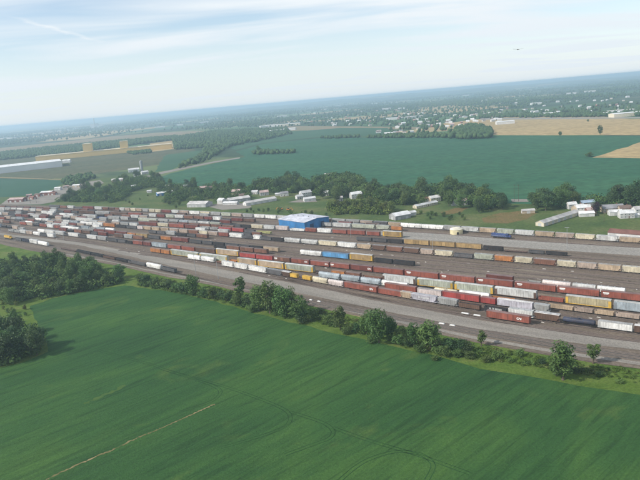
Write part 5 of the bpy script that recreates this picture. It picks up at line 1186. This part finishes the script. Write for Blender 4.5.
BELT = [
 ([(56,201),(66,194),(84,190),(100,186),(112,190),(118,204),(80,204)], 18, (10,15), 'dark green tree beside the yard near the gravel lane', 'trees beside the gravel lane', ['broad','dark','dark']),
 ([(66,184),(90,179),(96,186),(80,190)], 6, (9,12), 'tree beside the lane leading to the silo', 'trees beside the silo lane', ['broad','dark']),
 ([(106,180),(130,174),(160,176),(166,188),(150,190),(136,192),(118,192)], 20, (9,14), 'dark tree of the grove around the silo farm', 'trees around the silo farm', ['dark','broad']),
 ([(160,184),(200,184),(240,186),(246,196),(228,199),(205,197),(176,200),(160,197)], 20, (8,14), 'tree scattered among the houses left of the greenhouse', 'trees among the houses', ['broad','dark','tall']),
 ([(160,202),(190,199),(196,204),(186,210),(162,208)], 7, (5,8), 'low green tree just behind the back row of cars', 'low trees behind the back row', ['broad','yellow']),
 ([(248,193),(258,183),(290,181),(322,184),(322,194),(296,195),(270,193)], 27, (11,17), 'dark tree of the dense belt behind the greenhouse', 'trees of the belt behind the greenhouse', ['dark','broad','dark']),
 ([(322,190),(350,186),(400,190),(408,203),(396,208),(370,200),(346,200),(324,206)], 29, (11,17), 'dark tree of the belt around the big white house', 'trees around the big white house', ['dark','broad']),
 ([(400,192),(450,188),(486,196),(498,206),(480,212),(458,208),(436,206),(416,208),(404,208)], 30, (12,17), 'tree of the wooded slope around the long low house', 'trees of the wooded slope', ['dark','broad','broad']),
 ([(478,214),(480,200),(504,200),(512,204),(508,210),(492,215)], 12, (10,14), 'dark tree at the open end of the belt before the pad', 'trees at the end of the belt', ['dark']),
 ([(526,204),(545,199),(580,200),(583,206),(566,209),(545,214),(534,213),(528,207)], 14, (12,18), 'dark tree of the clump behind the poultry shed', 'trees behind the poultry shed', ['dark','broad']),
 ([(602,206),(618,200),(650,196),(662,212),(640,211),(622,208)], 12, (14,22), 'tall dark tree behind the houses at the meadow', 'tall trees behind the meadow houses', ['dark']),
]
for i, (poly, n, hm, lb, grp, kinds) in enumerate(BELT): scatter(poly, n, kinds, None, (0.7,1.0), lb, grp, mind=3.2, seed=30+i, hm=hm)
scatter([(330,208),(345,203),(372,204),(394,209),(392,214.5),(330,214.5)], 18, ['yellow'], None, (0.9,1.25), 'yellow green tree right behind the back row of hoppers', 'yellow green trees behind the back row', mind=3, seed=51, hm=(9,13))
scatter([(240,209),(330,214),(330,217),(240,212)], 14, ['bush'], None, (0.9,1.3), 'small green bush along the back track', 'bushes along the back track', 'bush', 4, 52, (3,5))
scatter([(404,213),(440,214),(478,216),(476,221),(404,219)], 12, ['bush'], None, (0.9,1.4), 'green bush on the grass slope behind the yard', 'bushes on the grass slope', 'bush', 4, 53, (3,5))
scatter([(115,194),(160,196),(160,206),(118,205)], 8, ['bush'], None, (0.9,1.3), 'small bush dotted on the bright grass slope', 'bushes on the bright grass', 'bush', 4, 54, (2,4))
for k, x, y, h, wd, lb in (('purple',596.5,214,13,11,'dark purple tree between the white houses'),('tall',194.5,189,13,8,'lone tall tree standing at the edge of the big bean field'),('broad',532,203,12,9,'isolated tree above the concrete pad'),('tall',600,134.8,10,6,'single tall tree in the stubble field'),('broad',560,136,5,4,'small tree at the edge of the stubble field'),('broad',588,121.6,2.4,3,'tiny bush far across the stubble field'),('bush',589,157,5,9,'dark bush at the tip of the stubble wedge'),('broad',258.5,152,7,5,'tree of the islet of trees in the bean field')):
    p = G(x, y); m = px_per_m(p); tree(k, p, h/m, wd/m, lb, None, trnd, 'bush' if k == 'bush' else 'tree')

# far woods, hedges and tree belts: too many to count, one mesh each
ICO = None
def blob_forest(name, pts, hs, mat, label, seed=3):
    global ICO
    if ICO is None:
        import bmesh
        bm = bmesh.new(); bmesh.ops.create_icosphere(bm, subdivisions=1, radius=1.0); bm.verts.ensure_lookup_table()
        ICO = (np.array([v.co[:] for v in bm.verts]), np.array([[v.index for v in f.verts] for f in bm.faces])); bm.free()
    rg = np.random.RandomState(seed); bv, bf = ICO; n = len(pts); nv, nf = len(bv), len(bf)
    hs = np.asarray(hs); P = np.asarray(pts)
    V = bv[None] * rg.uniform(0.72, 1.28, (n, nv, 1)); r = (hs * rg.uniform(0.38, 0.62, n))[:, None]
    V = V * np.stack([r, r, hs[:, None]*0.54 + 0*r], 2); V[:, :, 2] += hs[:, None]*0.5; V[:, :, :2] += P[:, None, :2]
    Fc = (bf[None] + (np.arange(n)*nv)[:, None, None]).reshape(-1).astype(np.int32)
    me = bpy.data.meshes.new(name); me.vertices.add(n*nv); me.vertices.foreach_set('co', V.astype(np.float32).ravel())
    me.loops.add(len(Fc)); me.loops.foreach_set('vertex_index', Fc); me.polygons.add(n*nf); me.polygons.foreach_set('loop_start', np.arange(0, n*nf*3, 3, dtype=np.int32))
    me.materials.append(mat); me.update(calc_edges=True); o = link(name, me); tag(o, label, None, None, 'stuff'); return o
def canopy_mat(name, a, bcol, c_):
    m, t, b = newmat(name, 0.85, 0.1); n = noise(t, worldpos(t), 0.045, 3, 0.6); n2 = noise(t, worldpos(t), 0.35, 4, 0.7)
    c = ramp(t, [(0.3, a), (0.5, bcol), (0.7, c_)], n).outputs[0]; k = ramp(t, [(0.3, (0.6,0.6,0.6)), (0.7, (1.35,1.35,1.35))], n2).outputs[0]
    L(t, mixc(t, 1.0, c, k, 'MULTIPLY'), b.inputs['Base Color']); return m
CAN = canopy_mat('far_canopy', (0.030, 0.060, 0.025), (0.05, 0.09, 0.034), (0.08, 0.125, 0.043))
def fill_poly(poly, spacing, rg):
    """world points filling a picture outline laid on the ground"""
    W = [G(x, y) for x, y in poly]; wp = [(p.x, p.y) for p in W]
    xs = [p[0] for p in wp]; ys = [p[1] for p in wp]; A = (max(xs)-min(xs))*(max(ys)-min(ys)); n = int(A/spacing**2); out = []
    X = rg.uniform(min(xs), max(xs), n); Y = rg.uniform(min(ys), max(ys), n)
    return [(x, y) for x, y in zip(X, Y) if poly_contains(wp, x, y)]
rg = np.random.RandomState(9)
WOODS = [
 ('wood', [(172,139),(210,132),(248,130),(286,129),(292,134),(264,140.5),(232,146.5),(222,152),(210,160),(190,166),(178,169),(190,162),(204,154),(205,148),(176,150)], 14, (9,14), 'dark wood between the fallow field and the bean field'),
 ('wood', [(-40,157),(0,153.5),(40,149),(90,144),(160,138),(178,136.5),(178,140),(150,143),(90,151.5),(36,157),(0,160.5),(-40,164)], 12.5, (9,14), 'dark belt of woodland behind the yellow factory'),
 ('copse', [(450,138.6),(456,130.5),(466,127),(482,127.5),(491,131),(492,138.2),(470,139.4)], 9, (11,16), 'dense dark copse at the corner of the bean field'),
 ('copse', [(252,153.2),(262,151.4),(280,152.4),(295,151.6),(295,153.4),(275,154.4),(256,155)], 8, (7,11), 'islet of trees within the bean field'),
 ('treeline', [(318,138.2),(346,137),(360,136.8),(360,137.8),(330,138.8)], 9, (7,11), 'dark hedge line at the far edge of the bean field'),
 ('treeline', [(366,137.4),(400,135.6),(450,135.6),(452,138),(410,138.2),(368,138.4)], 10, (7,12), 'hedge and trees before the far town'),
 ('treeline', [(125,152.5),(150,150),(152,153),(134,155)], 9, (6,9), 'tree line at the end of the fallow field'),
 ('treeline', [(62,182),(72,178),(94,175.6),(95,178.6),(78,184),(66,187)], 9, (7,11), 'trees between the fallow field and the red sheds'),
 ('treeline', [(480,117.6),(560,117),(640,116.4),(640,114.5),(560,115.4),(480,116)], 11, (9,14), 'line of trees beyond the pale road'),
]
for nm, poly, sp, hm, lb in WOODS:
    pts = fill_poly(poly, sp, rg); blob_forest(nm, pts, rg.uniform(hm[0], hm[1], len(pts)), CAN, lb, len(pts))
# undergrowth inside the near woods and the belt, so that the ground does not show through
UL = canopy_mat('undergrowth_leaves', (0.045, 0.084, 0.026), (0.07, 0.12, 0.033), (0.105, 0.155, 0.042))
def leaf_stuff(name, pts, hs, mat, label, seed, wide=1.5, leaf=0.5):
    rg = np.random.RandomState(seed); P = np.asarray(pts); hs = np.asarray(hs); n = len(pts); big = hs.mean() > 7; k = 200 if big else 80
    d = rg.normal(size=(n, k, 3)); d /= np.linalg.norm(d, axis=2)[..., None]; r = rg.uniform(0.6, 1.0, (n, k, 1))
    lob = 1 + 0.25*np.sin(d[..., :1]*5 + rg.uniform(0, 6, (n, 1, 1))) * np.cos(d[..., 2:]*4 + rg.uniform(0, 6, (n, 1, 1)))
    c = d * r * lob * np.stack([hs*0.5*wide, hs*0.5*wide, hs*0.5], 1)[:, None, :]; c[..., 2] += (hs*0.47)[:, None]; c[..., 0] += P[:, :1]; c[..., 1] += P[:, 1:2]
    nn = d*0.8 + rg.normal(size=d.shape)*0.5 + np.array([0, 0, 0.25]); nn /= np.linalg.norm(nn, axis=2)[..., None]
    t = np.cross(nn, rg.normal(size=d.shape)); t /= np.linalg.norm(t, axis=2)[..., None]; b = np.cross(nn, t)
    s_ = (hs*(0.15 if big else 0.25)*leaf/0.5)[:, None, None] * rg.uniform(0.6, 1.15, (n, k, 1))
    V = np.stack([c - t*s_*0.5 - b*s_*0.15, c + t*s_*0.1 - b*s_*0.45, c + t*s_*0.55 + b*s_*0.1, c - t*s_*0.05 + b*s_*0.5], 2).reshape(-1, 3); nq = n*k
    me = bpy.data.meshes.new(name); me.vertices.add(nq*4); me.vertices.foreach_set('co', V.astype(np.float32).ravel())
    me.loops.add(nq*4); me.loops.foreach_set('vertex_index', np.arange(nq*4, dtype=np.int32)); me.polygons.add(nq); me.polygons.foreach_set('loop_start', np.arange(0, nq*4, 4, dtype=np.int32))
    me.materials.append(mat); me.update(calc_edges=True); o = link(name, me); tag(o, label, None, None, 'stuff'); return o
for poly, sp, hm, lb in (([(402,193),(450,189),(484,197),(497,206),(482,211),(458,203),(440,197),(424,199),(404,203)], 8.5, (8,14), 'trees massed on the wooded slope'), ([(324,189),(350,187),(398,192),(404,203),(372,198),(350,192),(324,195)], 8.5, (8,14), 'trees massed around the big white house'),([(316,182.5),(325,179),(340,177),(356,179.5),(368,184),(350,188),(320,189)], 9, (8,14), 'trees massed at the field edge behind a brick house'), ([(572,204),(600,201.5),(660,198),(664,209),(632,207),(600,206)], 10, (7,13), 'trees massed behind the meadow houses'), ([(256,184),(320,184),(318,191),(270,191)], 9, (9,15), 'trees massed behind the greenhouse'), ([(-30,292),(-30,262),(38,262),(60,264),(96,272),(126,281),(120,284),(96,289),(66,295),(22,303),(8,302)], 4.0, (3,7), 'undergrowth of the yardside wood'), ([(-40,333),(10,328),(32,336),(43,348),(40,353),(22,361),(0,367),(-40,374)], 4.0, (3,7), 'undergrowth of the dark corner wood'),
                         ([(248,193.5),(256,186),(322,187),(400,193),(450,191),(486,198),(505,204),(498,210),(470,206),(440,200),(404,206),(370,199),(322,196),(296,193)], 8.0, (6,12), 'undergrowth of the tree belt'), ([(58,202),(84,192),(112,189),(130,180),(160,179),(164,186),(136,190),(118,203)], 8.0, (5,11), 'undergrowth of the trees near the silo'),
                         ([(158,187),(200,186),(246,188),(254,194),(250,199),(228,200.5),(196,203),(162,204)], 11, (5,11), 'garden bushes among the houses'),
                         ([(138,281),(200,293),(240,302.5),(270,310.5),(308,318.5),(308,322),(270,315),(240,307),(200,298),(138,285.5)], 3.0, (1.5,3.6), 'low scrub along the foot of the hedgerow'),
                         ([(312,318.5),(360,330),(400,340),(440,348.5),(440,353),(400,345),(360,335.5),(312,322.5)], 4.2, (1.2,3.2), 'low scrub between the hedgerow clumps'), ([(440,349),(476,352),(500,356),(546,367),(545,370),(500,361.5),(440,355.5)], 4.4, (1.4,3.4), 'low thicket along the verge')):
    pts = fill_poly(poly, sp, rg); leaf_stuff('undergrowth', pts, rg.uniform(hm[0], hm[1], len(pts)), UL, lb, len(pts))
YLL = canopy_mat('yellow_green_leaves', (0.07, 0.105, 0.024), (0.10, 0.14, 0.03), (0.15, 0.165, 0.045))
yp = fill_poly([(328,209),(345,205),(372,206),(396,210),(393,215),(330,215)], 6.0, rg)
leaf_stuff('undergrowth', yp, rg.uniform(4, 9, len(yp)), YLL, 'yellow green thicket behind the back row', 91, 1.1, 0.45)
# weeds and tall grass of the verge
WEED = canopy_mat('weeds', (0.05, 0.09, 0.02), (0.075, 0.12, 0.024), (0.14, 0.135, 0.055))
vp = fill_poly([(140,285),(200,296),(240,305),(308,321),(400,344),(440,355),(500,362),(560,372),(640,384),(720,396),(720,384),(640,371),(560,360),(480,346),(400,329),(320,311),(240,293),(160,278)], 2.6, rg)
leaf_stuff('weeds', vp, rg.uniform(0.35, 1.3, len(vp)), WEED, 'tall weeds and rough grass of the verge', 88, 2.6, 0.9)
# the mosaic of woods, hedgerows and garden trees of the far plain
from mathutils import noise as mnoise
def far_mosaic():
    keep = []; hs = []; n = 0
    FIELDS = [[(440,124),(480,119),(520,117.8),(500,121),(486,126.5),(452,128)], [(487,127),(500,121.5),(540,119.5),(640,119),(760,120),(760,135),(492,135.1)], [(228,147.5),(255,140),(300,131),(340,128),(388,128),(394,136.3),(318,137),(262,143),(236,150)],
              [(-60,157),(0,148),(60,142),(110,136.5),(160,132.5),(230,129.5),(300,126),(420,127),(420,129),(300,130.5),(215,135.5),(160,137.5),(90,143),(36,148.5),(0,152.5),(-60,160)], [(150,143.5),(172,140.7),(174,149),(150,152.2)]]
    FW = [[st_ for st_ in [(G(x, y).x, G(x, y).y) for x, y in f]] for f in FIELDS]
    for r0, r1, sp in ((1300,2600,17),(2600,4500,22),(4500,7500,34),(7500,12500,58)):
        A = 0.5*R(70)*(r1**2-r0**2); k = int(A/sp**2)
        rr = np.sqrt(rg.uniform(r0**2, r1**2, k)); aa = rg.uniform(R(-33), R(33), k); X = rr*np.sin(aa); Y = rr*np.cos(aa)
        for x, y in zip(X, Y):
            # picture row of this point, to leave the crops before it open
            d = Vector((x, y, -CAM_H)); v = 240 - d.dot(up)/d.dot(fwd)*F_PX; u = 320 + d.dot(rt)/d.dot(fwd)*F_PX
            lim = np.interp(u, [0,40,90,160,200,260,320,395,450,492,640], [146,142,138,131,130,127,127.5,134,134,118.5,116.5])
            if v > lim or any(poly_contains(f, x, y) for f in FW): continue
            w1 = mnoise.noise(Vector((x*0.0011, y*0.0008, 1.3))); w2 = mnoise.noise(Vector((x*0.006, y*0.006, 4.1)))
            town = 318 < u < 485 and 106 < v < 131
            q = w1 + 0.45*w2
            if q > (0.20 if not town else 0.28) or (q > -0.4 and rg.rand() < (0.13 if not town else 0.2)): keep.append((x, y)); hs.append(rg.uniform(8, 15)*(sp/22)**0.45 if sp > 22 else rg.uniform(8, 14))
    o = blob_forest('far_woods', keep, np.array(hs), CAN, 'woods and hedgerows of the far plain', 5); return len(keep)
print('far trees', far_mosaic())

# ------------------------------------------------------------------ the bird gliding over the plain
def bird():
    d = dirpx(518, 49.5); p = Vector((0, 0, CAM_H)) + d * 112; o = empty('bird', tuple(p), R(12), 'dark bird gliding with spread wings alone in the sky', 'bird')
    mt = plain('feathers', (0.11, 0.10, 0.095), 0.3, 6)
    mb = MB(); n = 8                                   # body, head and fan tail as one surface along y, wings grown from its sides along x
    rings = [(-0.42,0.0,0.13,0.012),(-0.26,0.0,0.08,0.03),(-0.08,0.0,0.075,0.06),(0.1,0.005,0.085,0.075),(0.22,0.015,0.05,0.05),(0.29,0.03,0.045,0.042),(0.345,0.02,0.014,0.014),(0.38,0.012,0.004,0.004)]
    for y, z, rx, rz in rings: mb.v += [(rx*math.cos(2*math.pi*i/n), y, z+rz*math.sin(2*math.pi*i/n)) for i in range(n)]
    for a in range(len(rings)-1):
        for i in range(n): j = (i+1) % n; mb.f.append((a*n+i, a*n+j, (a+1)*n+j, (a+1)*n+i)); mb.m.append(0)
    mb.f.append(tuple(range(n-1, -1, -1))); mb.m.append(0)
    for s_ in (-1, 1):
        pro = [(0.05,-0.1,0.15,0.02,0.03),(0.3,-0.13,0.17,0.06,0.02),(0.6,-0.12,0.13,0.09,0.014),(0.82,-0.15,0.05,0.12,0.01),(0.95,-0.16,-0.06,0.15,0.004)]; k = len(mb.v)
        for x, y0, y1, z, th in pro: mb.v += [(s_*x,y0,z),(s_*x,y1,z),(s_*x,(y0+y1)/2+0.04,z+th)]
        for a in range(len(pro)-1):
            for i in range(3): j = (i+1) % 3; mb.f.append((k+a*3+i, k+a*3+j, k+a*3+3+j, k+a*3+3+i)); mb.m.append(0)
        mb.f.append((k+12, k+13, k+14)); mb.m.append(0)
    link('body', mb.mesh('body', mt), o)
bird()

# ------------------------------------------------------------------ air
HAZE_D = 1.25e-4
hm = bpy.data.materials.new('haze_air'); hm.use_nodes = True; ht = hm.node_tree; ht.nodes.clear()
pvn = N(ht, 'ShaderNodeVolumePrincipled', i={'Density': HAZE_D, 'Anisotropy': 0.25}); pvn.inputs['Color'].default_value = (0.62, 0.82, 1.0, 1)
ho = N(ht, 'ShaderNodeOutputMaterial'); L(ht, pvn.outputs[0], ho.inputs['Volume'])
hb = MB(); hb.box(-LIM-500, LIM+500, -LIM-500, LIM+500, -2.0, 143.0)
tag(link('haze', hb.mesh('haze', hm)), 'thin bluish summer haze over the whole plain', None, None, 'stuff')

print('tris', sum(len(m.loops) - 2*len(m.polygons) for m in {o.data for o in bpy.data.objects if o.type == 'MESH'}))
